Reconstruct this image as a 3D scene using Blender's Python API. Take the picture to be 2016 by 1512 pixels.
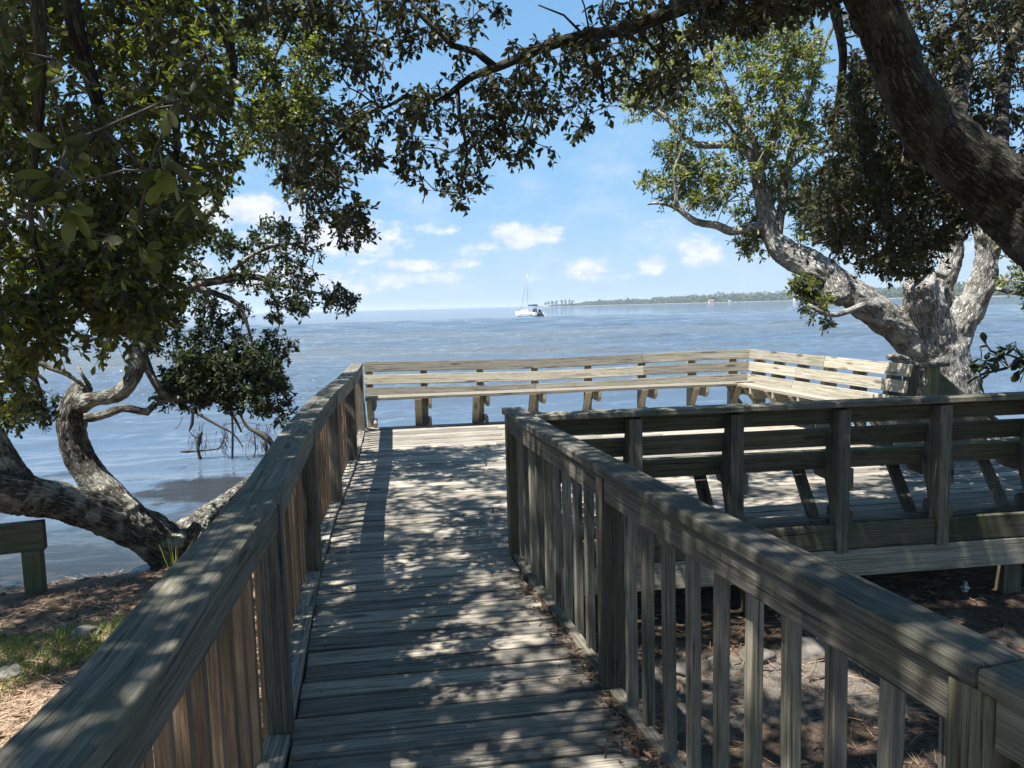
import bpy, bmesh, math, random
import numpy as np
from mathutils import Vector, Matrix, noise as mnoise
rnd = random.Random(7)
rng = np.random.default_rng(11)
sc = bpy.context.scene
for o in list(bpy.data.objects): bpy.data.objects.remove(o)
R_ = math.radians

# ------------------------------------------------------------------ camera
FPX, CX, CY, HC = 1515.0, 1008.0, 756.0, 1.55
ROLL, HY = R_(1.5), 603.5
PITCH = math.atan((CY - HY) * math.cos(ROLL) / FPX)
FWD = Vector((0, math.cos(PITCH), -math.sin(PITCH)))
UP0 = Vector((0, math.sin(PITCH), math.cos(PITCH)))
RT0 = Vector((1, 0, 0))
RT = RT0 * math.cos(ROLL) - UP0 * math.sin(ROLL)
UP = UP0 * math.cos(ROLL) + RT0 * math.sin(ROLL)
cam_d = bpy.data.cameras.new('camera'); cam = bpy.data.objects.new('camera', cam_d)
sc.collection.objects.link(cam)
m = Matrix((RT, UP, -FWD)).transposed().to_4x4(); m.translation = Vector((0, 0, HC)); cam.matrix_world = m
cam_d.sensor_width = 36; cam_d.lens = FPX / 2016 * 36; cam_d.clip_start = 0.05; cam_d.clip_end = 40000
sc.camera = cam

def ray(x, y): return RT * ((x - CX) / FPX) + UP * ((CY - y) / FPX) + FWD
def P(x, y, Y):                       # a measured point of the photo at distance Y in front of the camera
    v = ray(x, y); return Vector((v.x * Y / v.y, Y, HC + v.z * Y / v.y))
def PZ(x, y, z):                      # ... on the level z
    v = ray(x, y); t = (z - HC) / v.z; return Vector((v.x * t, v.y * t, z))

# ------------------------------------------------------------------ light
SUNV = Vector((-0.335, -0.185, 0.92)).normalized()
SUN_EL = math.asin(SUNV.z); SUN_ROT = math.atan2(SUNV.x, SUNV.y)
ld = bpy.data.lights.new('sun', 'SUN'); ld.energy = 5.0; ld.angle = R_(0.53); ld.color = (1.0, 0.965, 0.92)
lo = bpy.data.objects.new('sun', ld); sc.collection.objects.link(lo)
lo.rotation_euler = SUNV.to_track_quat('Z', 'Y').to_euler(); lo.location = (0, 0, 30)
sc.view_settings.view_transform = 'Standard'; sc.view_settings.look = 'None'
sc.view_settings.exposure = 1.35; sc.view_settings.gamma = 1
cy = sc.cycles
cy.use_denoising = True; cy.max_bounces = 6; cy.diffuse_bounces = 3; cy.glossy_bounces = 3
cy.transmission_bounces = 3; cy.transparent_max_bounces = 4; cy.volume_bounces = 0
cy.sample_clamp_indirect = 4; cy.caustics_reflective = False; cy.caustics_refractive = False

class NT:
    def __init__(s, nt): s.nt = nt; nt.nodes.clear()
    def n(s, t, **k):
        d = s.nt.nodes.new(t)
        for a, b in k.items():
            if a.startswith('_'): continue
            setattr(d, a, b)
        return d
    def l(s, a, b): s.nt.links.new(a, b)
    def put(s, sock, v):
        if isinstance(v, bpy.types.NodeSocket): s.l(v, sock)
        else: sock.default_value = v
    def math(s, op, a, b=None, c=None, clamp=False):
        d = s.n('ShaderNodeMath', operation=op); d.use_clamp = clamp
        s.put(d.inputs[0], a)
        if b is not None: s.put(d.inputs[1], b)
        if c is not None: s.put(d.inputs[2], c)
        return d.outputs[0]
    def ramp(s, f, lo_, hi_, a=0.0, b=1.0):
        d = s.n('ShaderNodeMapRange', interpolation_type='SMOOTHSTEP')
        s.put(d.inputs[0], f); d.inputs[1].default_value = lo_; d.inputs[2].default_value = hi_
        d.inputs[3].default_value = a; d.inputs[4].default_value = b
        return d.outputs[0]
    def mix(s, f, a, b, blend='MIX'):
        d = s.n('ShaderNodeMix', data_type='RGBA', blend_type=blend)
        s.put(d.inputs['Factor'], f); s.put(d.inputs[6], col(a) if not isinstance(a, bpy.types.NodeSocket) else a)
        s.put(d.inputs[7], col(b) if not isinstance(b, bpy.types.NodeSocket) else b)
        return d.outputs[2]
    def noise(s, vec, scale, detail=4, rough=0.55, dist=0.0, typ=None):
        d = s.n('ShaderNodeTexNoise'); d.inputs['Scale'].default_value = scale
        d.inputs['Detail'].default_value = detail; d.inputs['Roughness'].default_value = rough
        d.inputs['Distortion'].default_value = dist
        if vec is not None: s.l(vec, d.inputs['Vector'])
        return d.outputs[0]
    def scale(s, vec, v):
        d = s.n('ShaderNodeVectorMath', operation='MULTIPLY'); s.l(vec, d.inputs[0]); d.inputs[1].default_value = v
        return d.outputs[0]
    def bump(s, h, strength, dist, normal=None):
        d = s.n('ShaderNodeBump'); d.inputs['Strength'].default_value = strength; d.inputs['Distance'].default_value = dist
        s.l(h, d.inputs['Height'])
        if normal is not None: s.l(normal, d.inputs['Normal'])
        return d.outputs[0]
def col(c): return (*c, 1.0) if len(c) == 3 else c

# sky with fair-weather clouds
w = bpy.data.worlds.new('World'); sc.world = w; w.use_nodes = True
T = NT(w.node_tree)
sky = T.n('ShaderNodeTexSky', sky_type='NISHITA'); sky.sun_disc = False
sky.sun_elevation = SUN_EL; sky.sun_rotation = SUN_ROT; sky.altitude = 0; sky.air_density = 1.0; sky.dust_density = 0.6; sky.ozone_density = 2.0
tc = T.n('ShaderNodeTexCoord'); sep = T.n('ShaderNodeSeparateXYZ'); T.l(tc.outputs['Generated'], sep.inputs[0])
az = T.math('ARCTAN2', sep.outputs[0], sep.outputs[1]); el = T.math('ARCSINE', sep.outputs[2])
cmb = T.n('ShaderNodeCombineXYZ'); T.l(az, cmb.inputs[0]); T.l(T.math('MULTIPLY', el, 1.7), cmb.inputs[1])
n1 = T.noise(cmb.outputs[0], 11.0, 9, 0.62); n2 = T.noise(cmb.outputs[0], 38.0, 7, 0.6)
puffs = [  # x, y, half width, half height (photo pixels), strength
    (1046, 462, 78, 26, 1.0), (1020, 455, 34, 22, 0.8), (1386, 492, 40, 34, 1.0), (1282, 526, 34, 24, .95), (1165, 524, 62, 26, .75),
    (815, 520, 80, 14, .8), (940, 488, 60, 18, .7), (690, 515, 80, 14, .55), (780, 470, 80, 16, .5), (1180, 545, 90, 12, .6), (900, 520, 70, 12, .6), (480, 415, 120, 36, .95), (400, 470, 200, 36, .7), (700, 475, 150, 34, .75), (860, 455, 60, 18, .6), (740, 440, 60, 16, .7),
    (600, 550, 190, 34, .75), (750, 553, 120, 16, .65), (1060, 548, 60, 12, .45), (880, 545, 60, 14, .5), (1280, 440, 50, 14, .35), (250, 480, 200, 70, .8), (1800, 480, 160, 40, .5), (40, 380, 160, 60, .6),
    (2200, 430, 200, 60, .8), (-400, 420, 300, 80, .8)]
acc = None
for (px, py, rx, ry, s_) in puffs:
    v = ray(px, py).normalized(); a0 = math.atan2(v.x, v.y); e0 = math.asin(v.z)
    dx = T.math('MULTIPLY', T.math('SUBTRACT', az, a0), FPX / rx); dy = T.math('MULTIPLY', T.math('SUBTRACT', el, e0), FPX / ry)
    d2 = T.math('ADD', T.math('MULTIPLY', dx, dx), T.math('MULTIPLY', dy, dy))
    g = T.math('MULTIPLY', T.math('POWER', 2.718, T.math('MULTIPLY', d2, -0.9)), s_)
    acc = g if acc is None else T.math('MAXIMUM', acc, g)
tex = T.math('ADD', T.math('MULTIPLY', T.math('SUBTRACT', n1, 0.5), 2.1), T.math('MULTIPLY', T.math('SUBTRACT', n2, 0.5), 0.9))
dens = T.ramp(T.math('ADD', acc, T.math('MULTIPLY', tex, T.ramp(acc, 0.02, 0.4))), 0.26, 0.85)
haze_n = T.ramp(n1, 0.42, 0.70, 0.0, 0.34); band = T.math('MULTIPLY', T.ramp(el, 0.0, 0.05), T.ramp(el, 0.30, 0.12))
dens = T.math('ADD', dens, T.math('MULTIPLY', haze_n, band), clamp=True)
grad_ = T.mix(T.ramp(el, 0.0, 0.16), (2.9, 4.25, 5.5), (1.75, 3.5, 5.6))
grad_ = T.mix(T.ramp(el, 0.14, 0.55), grad_, (1.0, 2.45, 4.7))
skyc = T.mix(0.85, sky.outputs[0], grad_)
cloudc = T.mix(T.ramp(n2, 0.35, 0.65), (4.4, 4.9, 5.8), (5.7, 5.9, 6.3))
out = T.n('ShaderNodeOutputWorld'); bg = T.n('ShaderNodeBackground'); bg.inputs[1].default_value = 0.068
T.l(T.mix(dens, skyc, cloudc), bg.inputs[0]); T.l(bg.outputs[0], out.inputs[0])

# ------------------------------------------------------------------ materials
def new_mat(name):
    m_ = bpy.data.materials.new(name); m_.use_nodes = True; t = NT(m_.node_tree)
    o = t.n('ShaderNodeOutputMaterial'); b = t.n('ShaderNodeBsdfPrincipled'); t.l(b.outputs[0], o.inputs[0])
    return m_, t, b, o

def wood(name, dark, light, green=(0.09, 0.10, 0.045), gamt=0.35, rough=0.85, pale=0.25):
    m_, t, b, o = new_mat(name)
    a = t.n('ShaderNodeAttribute', attribute_name='wc'); v = a.outputs['Vector']
    tone = t.n('ShaderNodeAttribute', attribute_name='tone').outputs['Fac']
    wob = t.noise(v, 3.0, 2)
    g1 = t.noise(t.scale(v, (1.5, 62, 62)), 1.0, 6, 0.68, 0.9)
    g2 = t.noise(t.scale(v, (9, 260, 260)), 1.0, 4, 0.65)
    g3 = t.noise(t.scale(v, (2.2, 11, 11)), 1.0, 6, 0.65)
    f = t.math('ADD', t.math('MULTIPLY', g1, 0.6), t.math('MULTIPLY', g2, 0.4))
    f = t.ramp(f, 0.36, 0.64)
    c = t.mix(f, dark, light)
    c = t.mix(t.ramp(g3, 0.52, 0.75, 0, pale), c, tuple(min(1, x * 1.25 + 0.04) for x in light))
    # knots
    vk = t.n('ShaderNodeTexVoronoi', feature='F1'); t.l(t.scale(v, (1.7, 7.0, 7.0)), vk.inputs['Vector']); vk.inputs['Scale'].default_value = 1.0
    kn = t.ramp(vk.outputs['Distance'], 0.08, 0.19, 0.8, 0.0)
    c = t.mix(kn, c, tuple(x * 0.35 for x in dark))
    # drying cracks
    ck = t.noise(t.scale(v, (2.0, 95, 95)), 1.0, 3, 0.5, 0.4)
    crack = t.math('MULTIPLY', t.ramp(ck, 0.33, 0.39, 1.0, 0.0), t.ramp(g3, 0.35, 0.55))
    c = t.mix(t.math('MULTIPLY', crack, 0.75), c, (0.02, 0.018, 0.015))
    gp = t.n('ShaderNodeNewGeometry'); sepn = t.n('ShaderNodeSeparateXYZ'); t.l(gp.outputs['Position'], sepn.inputs[0])
    gn = t.noise(gp.outputs['Position'], 3.2, 6, 0.65)
    gm = t.math('MULTIPLY', t.ramp(gn, 0.44, 0.68), gamt)
    c = t.mix(gm, c, green)
    c = t.mix(1.0, c, t.mix(tone, (0.55, 0.55, 0.56), (1.28, 1.25, 1.2)), 'MULTIPLY')
    t.l(c, b.inputs['Base Color']); b.inputs['Roughness'].default_value = rough
    b.inputs['Specular IOR Level'].default_value = 0.35
    h = t.math('SUBTRACT', t.math('ADD', t.math('MULTIPLY', g1, 0.5), t.math('MULTIPLY', g2, 0.35)), t.math('MULTIPLY', crack, 0.8))
    t.l(t.bump(h, 1.0, 0.007), b.inputs['Normal'])
    return m_
M = {}
M['deck'] = wood('deck_wood', (0.10, 0.088, 0.068), (0.42, 0.38, 0.315), gamt=0.12, pale=0.3)
M['cap'] = wood('cap_wood', (0.092, 0.086, 0.066), (0.27, 0.25, 0.198), gamt=0.45, pale=0.2)
M['rail'] = wood('rail_wood', (0.105, 0.094, 0.072), (0.31, 0.278, 0.22), gamt=0.4, pale=0.3)
M['brown'] = wood('baluster_wood', (0.17, 0.105, 0.06), (0.36, 0.25, 0.16), gamt=0.15, pale=0.2)
M['bench'] = wood('bench_wood', (0.18, 0.16, 0.12), (0.42, 0.385, 0.315), green=(0.27, 0.26, 0.16), gamt=0.45, pale=0.4)
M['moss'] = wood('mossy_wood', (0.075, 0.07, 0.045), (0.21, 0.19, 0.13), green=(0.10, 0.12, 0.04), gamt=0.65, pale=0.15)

def bark_mat(name, dark, mid, lich, lamt=0.5, sc_=1.0):
    m_, t, b, o = new_mat(name)
    a = t.n('ShaderNodeAttribute', attribute_name='wc').outputs['Vector']
    vv = t.n('ShaderNodeTexVoronoi', feature='DISTANCE_TO_EDGE'); vv.inputs['Scale'].default_value = 34 * sc_
    warp = t.n('ShaderNodeVectorMath', operation='ADD')
    nz = t.n('ShaderNodeTexNoise'); nz.inputs['Scale'].default_value = 14 * sc_; nz.inputs['Detail'].default_value = 3; t.l(a, nz.inputs['Vector'])
    nz2 = t.n('ShaderNodeTexNoise'); nz2.inputs['Scale'].default_value = 46 * sc_; nz2.inputs['Detail'].default_value = 4; t.l(a, nz2.inputs['Vector'])
    wv_ = t.n('ShaderNodeVectorMath', operation='ADD'); t.l(t.scale(nz.outputs['Color'], (0.055, 0.055, 0.03)), wv_.inputs[0]); t.l(t.scale(nz2.outputs['Color'], (0.022, 0.022, 0.012)), wv_.inputs[1])
    t.l(a, warp.inputs[0]); t.l(wv_.outputs[0], warp.inputs[1])
    t.l(warp.outputs[0], vv.inputs['Vector'])
    ridge = t.ramp(vv.outputs['Distance'], 0.0, 0.22)
    fur = t.math('ABSOLUTE', t.math('SUBTRACT', t.noise(a, 30 * sc_, 5, 0.6, 0.4), 0.5)); ridge = t.math('MINIMUM', ridge, t.ramp(fur, 0.0, 0.045, 0.12, 1.0))
    fine = t.noise(a, 120 * sc_, 5, 0.7)
    big = t.noise(a, 6, 5, 0.6)
    g = t.n('ShaderNodeNewGeometry'); lp = t.noise(g.outputs['Position'], 5.5, 6, 0.62)
    c = t.mix(t.math('MULTIPLY', ridge, t.ramp(fine, 0.2, 0.7, 0.5, 1.0)), dark, mid)
    c = t.mix(t.math('MULTIPLY', t.ramp(lp, 0.47, 0.60), lamt), c, lich)
    c = t.mix(t.math('MULTIPLY', t.ramp(big, 0.5, 0.7), 0.25), c, (0.10, 0.11, 0.06))
    t.l(c, b.inputs['Base Color']); b.inputs['Roughness'].default_value = 0.92; b.inputs['Specular IOR Level'].default_value = 0.2
    h = t.math('ADD', t.math('MULTIPLY', ridge, 0.7), t.math('MULTIPLY', fine, 0.3))
    t.l(t.bump(h, 1.0, 0.02 / sc_), b.inputs['Normal'])
    return m_
M['bark_lit'] = bark_mat('sunlit_bark', (0.075, 0.068, 0.058), (0.50, 0.47, 0.42), (0.60, 0.59, 0.52), 0.45, 1.2)  # oak bark lightened, sunlight put into the colour
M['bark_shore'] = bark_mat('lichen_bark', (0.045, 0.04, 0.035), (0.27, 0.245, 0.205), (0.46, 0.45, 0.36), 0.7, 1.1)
M['bark_shade'] = bark_mat('shaded_bark', (0.02, 0.017, 0.014), (0.10, 0.088, 0.07), (0.14, 0.14, 0.09), 0.4, 1.3)  # oak bark darkened, canopy shade put into the colour

def leaf_mat(name, c0, c1, trans=0.45, spec=0.4):
    m_, t, b, o = new_mat(name)
    tone = t.n('ShaderNodeAttribute', attribute_name='tone').outputs['Fac']
    c = t.mix(tone, c0, c1)
    g = t.n('ShaderNodeNewGeometry')
    under = t.mix(g.outputs['Backfacing'], c, t.mix(0.55, c, (0.13, 0.125, 0.10)))
    t.l(under, b.inputs['Base Color']); b.inputs['Roughness'].default_value = 0.45; b.inputs['Specular IOR Level'].default_value = spec
    tr = t.n('ShaderNodeBsdfTranslucent'); t.l(t.mix(1.0, c, (1.5, 1.75, 0.6), 'MULTIPLY'), tr.inputs[0])
    ms = t.n('ShaderNodeMixShader'); ms.inputs[0].default_value = trans
    t.l(b.outputs[0], ms.inputs[1]); t.l(tr.outputs[0], ms.inputs[2]); t.l(ms.outputs[0], o.inputs[0])
    return m_
M['leaf_shade'] = leaf_mat('oak_leaf_shaded', (0.022, 0.026, 0.012), (0.075, 0.072, 0.03), 0.28, .3)  # oak leaf darkened, canopy shade put into the colour
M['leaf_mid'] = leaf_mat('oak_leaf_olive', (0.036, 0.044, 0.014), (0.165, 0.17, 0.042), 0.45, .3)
M['leaf_lit'] = leaf_mat('oak_leaf_lit', (0.06, 0.075, 0.018), (0.22, 0.225, 0.05), 0.42)  # oak leaf brightened, sunlight put into the tint
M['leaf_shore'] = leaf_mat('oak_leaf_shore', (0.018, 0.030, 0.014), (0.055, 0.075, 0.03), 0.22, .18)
def plain(name, c, rough=0.6, metal=0.0, nscale=20, var=0.2):
    m_, t, b, o = new_mat(name)
    g = t.n('ShaderNodeTexCoord'); nn = t.noise(g.outputs['Object'], nscale, 4)
    t.l(t.mix(nn, tuple(x * (1 - var) for x in c), tuple(min(1, x * (1 + var)) for x in c)), b.inputs['Base Color'])
    b.inputs['Roughness'].default_value = rough; b.inputs['Metallic'].default_value = metal
    return m_
M['screw'] = plain('rusty_screw', (.035, .022, .015), .6)
M['twig'] = plain('twig_bark', (0.075, 0.062, 0.05), 0.9)
M['twig_pale'] = plain('pale_twig_bark', (0.30, 0.27, 0.23), 0.9)

# ------------------------------------------------------------------ object helpers
def link(o, parent=None):
    sc.collection.objects.link(o)
    if parent: o.parent = parent
    return o
def tag(o, label=None, cat=None, group=None, kind=None):
    if label: o['label'] = label
    if cat: o['category'] = cat
    if group: o['group'] = group
    if kind: o['kind'] = kind
    return o
def empty(name, loc, label, cat, group=None):
    o = bpy.data.objects.new(name, None); o.location = loc; o.empty_display_size = 0.1; link(o)
    return tag(o, label, cat, group)
def np_mesh(name, verts, quads=None, tris=None, attrs=None, smooth=False):
    me = bpy.data.meshes.new(name); verts = np.asarray(verts, np.float32)
    loops = []; starts = []; tot = 0
    parts = []
    if quads is not None and len(quads): parts.append(np.asarray(quads, np.int32))
    if tris is not None and len(tris): parts.append(np.asarray(tris, np.int32))
    lp = np.concatenate([p.ravel() for p in parts])
    ls = []; off = 0
    for p in parts:
        k = p.shape[1]; ls.append(off + np.arange(len(p)) * k); off += p.size
    ls = np.concatenate(ls)
    me.vertices.add(len(verts)); me.vertices.foreach_set('co', verts.ravel())
    me.loops.add(len(lp)); me.loops.foreach_set('vertex_index', lp)
    me.polygons.add(len(ls)); me.polygons.foreach_set('loop_start', ls.astype(np.int32))
    if smooth: me.polygons.foreach_set('use_smooth', np.ones(len(ls), bool))
    me.update(calc_edges=True); me.validate()
    for k, a in (attrs or {}).items():
        a = np.asarray(a, np.float32)
        at = me.attributes.new(k, 'FLOAT_VECTOR' if a.ndim == 2 else 'FLOAT', 'POINT')
        at.data.foreach_set('vector' if a.ndim == 2 else 'value', a.ravel())
    return me

class MB:                                  # collects boards; build() links them as ONE mesh object
    def __init__(s): s.v = []; s.f = []; s.wc = []; s.tone = []; s.dots = []
    def dot(s, p, n_=(0, 0, 1), r=.0048):      # a sunk screw head
        p = Vector(p); n_ = Vector(n_).normalized(); a = n_.orthogonal().normalized(); b2 = n_.cross(a); base = len(s.v)
        for k in range(6): q = p + (a * math.cos(k * 1.047) + b2 * math.sin(k * 1.047)) * r; s.v.append(q); s.wc.append((0, 0, 0)); s.tone.append(.5)
        s.dots.append(len(s.f)); s.f.append(tuple(base + k for k in range(6)))
    def hexa(s, c, along, wd, tone=None):  # c: 8 corners, 0-3 bottom loop, 4-7 top loop
        along = Vector(along).normalized(); wd = Vector(wd); wd = (wd - along * wd.dot(along)).normalized(); td = along.cross(wd)
        off = Vector((rnd.uniform(0, 60), rnd.uniform(0, 60), rnd.uniform(0, 60))); tn = rnd.random() if tone is None else tone
        b = len(s.v); cen = sum((Vector(p) for p in c), Vector()) / 8
        for p in c:
            p = Vector(p); s.v.append(p); q = p - cen
            s.wc.append((q.dot(along) + off.x, q.dot(wd) + off.y, q.dot(td) + off.z)); s.tone.append(tn)
        s.f += [(b + 3, b + 2, b + 1, b), (b + 4, b + 5, b + 6, b + 7), (b, b + 1, b + 5, b + 4), (b + 1, b + 2, b + 6, b + 5), (b + 2, b + 3, b + 7, b + 6), (b + 3, b, b + 4, b + 7)]
    def bar(s, p0, p1, wd, w, t, tone=None):   # board from p0 to p1; w across wd, t across the other way
        p0 = Vector(p0); p1 = Vector(p1); a = (p1 - p0).normalized(); wd = Vector(wd); wd = (wd - a * wd.dot(a)).normalized(); td = a.cross(wd)
        W = wd * w / 2; D = td * t / 2
        s.hexa([p0 - W - D, p1 - W - D, p1 + W - D, p0 + W - D, p0 - W + D, p1 - W + D, p1 + W + D, p0 + W + D], a, wd, tone)
    def prism(s, prof, d, along, tone=None):    # profile (list of 3D points) extruded by vector d
        d = Vector(d); along = Vector(along).normalized(); off = rnd.uniform(0, 60); tn = rnd.random() if tone is None else tone
        b = len(s.v); n = len(prof); dn = d.normalized(); td = along.cross(dn)
        for q in (0, 1):
            for p in prof:
                p = Vector(p) + d * q; s.v.append(p); s.wc.append((p.dot(along) + off, p.dot(dn) + off, p.dot(td) + off)); s.tone.append(tn)
        s.f.append(tuple(b + i for i in reversed(range(n)))); s.f.append(tuple(b + n + i for i in range(n)))
        for i in range(n): j = (i + 1) % n; s.f.append((b + i, b + j, b + n + j, b + n + i))
    def build(s, name, mat, parent=None, bevel=0.004, origin=None):
        org = Vector(origin) if origin is not None else (parent.location if parent is not None else Vector())
        me = bpy.data.meshes.new(name); me.from_pydata([tuple(p - org) for p in s.v], [], s.f); me.update()
        bm = bmesh.new(); bm.from_mesh(me); bmesh.ops.recalc_face_normals(bm, faces=bm.faces); bm.to_mesh(me); bm.free()
        if s.dots:
            me.materials.append(mat); me.materials.append(M['screw'])
            for k in s.dots: me.polygons[k].material_index = 1
        at = me.attributes.new('wc', 'FLOAT_VECTOR', 'POINT'); at.data.foreach_set('vector', np.array(s.wc, np.float32).ravel())
        at = me.attributes.new('tone', 'FLOAT', 'POINT'); at.data.foreach_set('value', np.array(s.tone, np.float32))
        if not s.dots: me.materials.append(mat)
        o = bpy.data.objects.new(name, me)
        if parent is None: o.location = org
        link(o, parent)
        if bevel:
            bv = o.modifiers.new('bevel', 'BEVEL'); bv.width = bevel; bv.segments = 2; bv.limit_method = 'ANGLE'
        return o

class Poly:                                 # a plan polyline, looked up by Y
    def __init__(s, pts): s.p = sorted(pts, key=lambda q: q[1]); s.x = [q[0] for q in s.p]; s.y = [q[1] for q in s.p]
    def X(s, y): 
        if y < s.y[0]: i = 0
        elif y > s.y[-1]: i = len(s.y) - 2
        else: i = max(0, min(len(s.y) - 2, int(np.searchsorted(s.y, y)) - 1))
        return s.x[i] + (y - s.y[i]) * (s.x[i + 1] - s.x[i]) / (s.y[i + 1] - s.y[i])
    def dir(s, y): d = Vector((s.X(y + .15) - s.X(y - .15), .3, 0)); return d.normalized()

LEFT = Poly([(-.60, .5), (-.61, .9), (-.625, 1.2), (-.69, 1.64), (-.755, 2.1), (-.80, 2.5), (-.925, 3.2), (-.985, 3.5), (-1.155, 4.44), (-1.331, 5.6), (-1.43, 6.4), (-1.56, 7.5), (-1.76, 8.9), (-1.92, 9.95)])
RIGHT = Poly([(1.12, .1), (1.03, .5), (.90, .85), (.76, 1.3), (.675, 1.63), (.56, 2.05), (.40, 2.64), (.30, 3.1), (.21, 3.5), (.115, 3.9), (.06, 4.13), (-.06, 4.75)])
def capz(y): return .92 if y < 6 else .92 - (y - 6) * .011

TA = R_(8.0); U = Vector((math.cos(TA), math.sin(TA), 0)); V = Vector((-math.sin(TA), math.cos(TA), 0))
TT = math.tan(TA)
# ------------------------------------------------------------------ deck
deck = empty('boardwalk_deck', (-.3, 3, 0), 'long weathered grey plank walkway leading out to the viewing platform', 'boardwalk')
plat = empty('viewing_platform', (1.5, 7.5, 0), 'square grey plank viewing platform over the shore inside the benches', 'platform')
bd, bp = MB(), MB()
def plank(mb, ya, xl, xr, wdt, z=0.0, th=.038, skew=0):
    # ya: y at x=0 of the near edge ; runs along U from xl(y) to xr(y)
    def ln(y0, x): return y0 + x * TT
    yb = ya + wdt / math.cos(TA)
    def solve(fx, y0):
        x = 0.0
        for _ in range(12): x = fx(ln(y0, x))
        return x
    j = rnd.uniform(-.006, .006); j2 = rnd.uniform(-.006, .006); dz = rnd.uniform(-.0025, .0025); dz2 = rnd.uniform(-.0025, .0025)
    a0 = solve(xl, ya) + j; a1 = solve(xl, yb) + j; b0 = solve(xr, ya) + j2; b1 = solve(xr, yb) + j2
    c = []
    for zz in (z - th, z): c += [(a0, ln(ya, a0), zz + dz), (b0, ln(ya, b0), zz + dz2), (b1, ln(yb, b1), zz + dz2), (a1, ln(yb, a1), zz + dz)]
    mb.hexa(c, U, V)
    if ya < 8:
        fr_ = (.07, .5, .93) if abs(b0 - a0) < 1.5 else (.03, .35, .66, .97)
        for f_ in fr_:
            for g_ in (.25, .75):
                x_ = a0 + (b0 - a0) * f_ + rnd.uniform(-.012, .012); y_ = ya + (yb - ya) * (g_ + rnd.uniform(-.05, .05)); mb.dot((x_, ln(y_, x_), z + dz + (dz2 - dz) * f_ + .0008))
PITCHP = .1465
FAR = lambda x: 10.36 + x * TT             # far deck edge
NEARE = lambda x: 4.86 + x * .123          # near platform edge under bench
PR = Poly([(5.6, 4.6), (5.3, 6.0), (4.85, 7.6), (4.3, 9.0), (3.75, 11.2)])
y = -1.6; k = 0
while y < 4.62:
    wdt = .1312 + rnd.uniform(-.002, .002)
    plank(bd, y, lambda q: LEFT.X(q) - .006, lambda q: RIGHT.X(q) + .012, wdt); y += PITCHP
ystart = y
while y < 10.3:
    wdt = .1312 + rnd.uniform(-.002, .002)
    if y < 4.9: pass
    joints = [(1.15, 3.3), (.45, 2.6), (2.0, 4.0), (-.2, 1.8)][k % 4]
    L = lambda q: LEFT.X(q) - .006
    xs = [L] + [(lambda jx: (lambda q: jx))(jx + rnd.uniform(-.1, .1)) for jx in joints] + [lambda q: PR.X(q)]
    if y < NEARE(0) + .02:
        plank(bd, y, L, lambda q: .13, wdt)
    else:
        for a, b_ in zip(xs[:-1], xs[1:]):
            plank(bp, y, (lambda f: (lambda q: f(q) + .0025))(a), (lambda f: (lambda q: f(q) - .0025))(b_), wdt)
    y += PITCHP; k += 1
bd.build('planks', M['deck'], deck, .004); bp.build('planks', M['deck'], plat, .004)
# kick boards lying flat outside the plank ends
kb = MB()
posts_L = [.55, 2.72, 4.5, 6.15, 7.85, 9.80]
for a, b_ in zip(posts_L[:-1], posts_L[1:]):
    a += .055; b_ -= .055; n = 3
    for i in range(n):
        y0 = a + (b_ - a) * i / n; y1 = a + (b_ - a) * (i + 1) / n
        if i < n - 1: y1 -= 0
        x0, x1 = LEFT.X(y0) - .012, LEFT.X(y1) - .012
        c = []
        for zz in (-.02, .022): c += [(x0, y0, zz), (x1, y1, zz), (x1 - .085, y1, zz), (x0 - .085, y0, zz)]
        kb.hexa(c, (x1 - x0, y1 - y0, 0), (1, 0, 0), .6)
kb.build('kick_board', M['deck'], deck)
kb = MB()
posts_R = [1.27, 2.98, 4.70]
yy = [-.2, 1.27, 2.15, 2.98, 3.5, 4.1, 4.68]
for y0, y1 in zip(yy[:-1], yy[1:]):
    y0 += .004; x0, x1 = RIGHT.X(y0) + .022, RIGHT.X(y1) + .022; c = []
    if y0 > 2.5 or y0 < 2: h = .018
    else: h = .018
    for zz in (-.03, h): c += [(x0, y0, zz), (x0 + .055, y0, zz), (x1 + .055, y1, zz), (x1, y1, zz)]
    kb.hexa(c, (x1 - x0, y1 - y0, 0), (1, 0, 0))
kb.build('kick_board', M['rail'], deck)
jb = MB()
for f, poly, sgn in ((-.05, LEFT, -1), (.05, RIGHT, 1)):
    ys = list(np.linspace(-1.5, 4.65 if sgn > 0 else 10.2, 10))
    for y0, y1 in zip(ys[:-1], ys[1:]):
        jb.bar((poly.X(y0) + f + sgn * -.02, y0, -.135), (poly.X(y1) + f + sgn * -.02, y1, -.135), (0, 0, 1), .185, .038)
for y0 in np.arange(-1.2, 4.7, 2.0): jb.bar((LEFT.X(y0) - .1, y0, -.33), (RIGHT.X(y0) + .1, y0 + .1, -.33), (0, 0, 1), .18, .09)
for y0 in np.arange(-1.2, 10, 1.9):
    jb.bar((LEFT.X(y0) + .02, y0 + .03, -1.6), (LEFT.X(y0) + .02, y0 + .03, -.24), (1, 0, 0), .12, .12)
    if y0 < 4.6: jb.bar((RIGHT.X(y0) - .05, y0 + .16, -1.4), (RIGHT.X(y0) - .05, y0 + .16, -.24), (1, 0, 0), .12, .12)
jb.build('joists', M['moss'], deck)
jb = MB()
for q in np.linspace(.4, 5.0, 9):
    a = Vector((.2, NEARE(.2) + .1, -.135)) + U * 0 ; p0 = Vector((0.15, 5.0, -.135)) + V * (q) 
    jb.bar(p0 + U * -0.9, p0 + U * 4.6, (0, 0, 1), .185, .038)
jb.build('joists', M['moss'], plat)
fm = MB()   # fascia along the near platform edge: upper board, set-back lower beam
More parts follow.
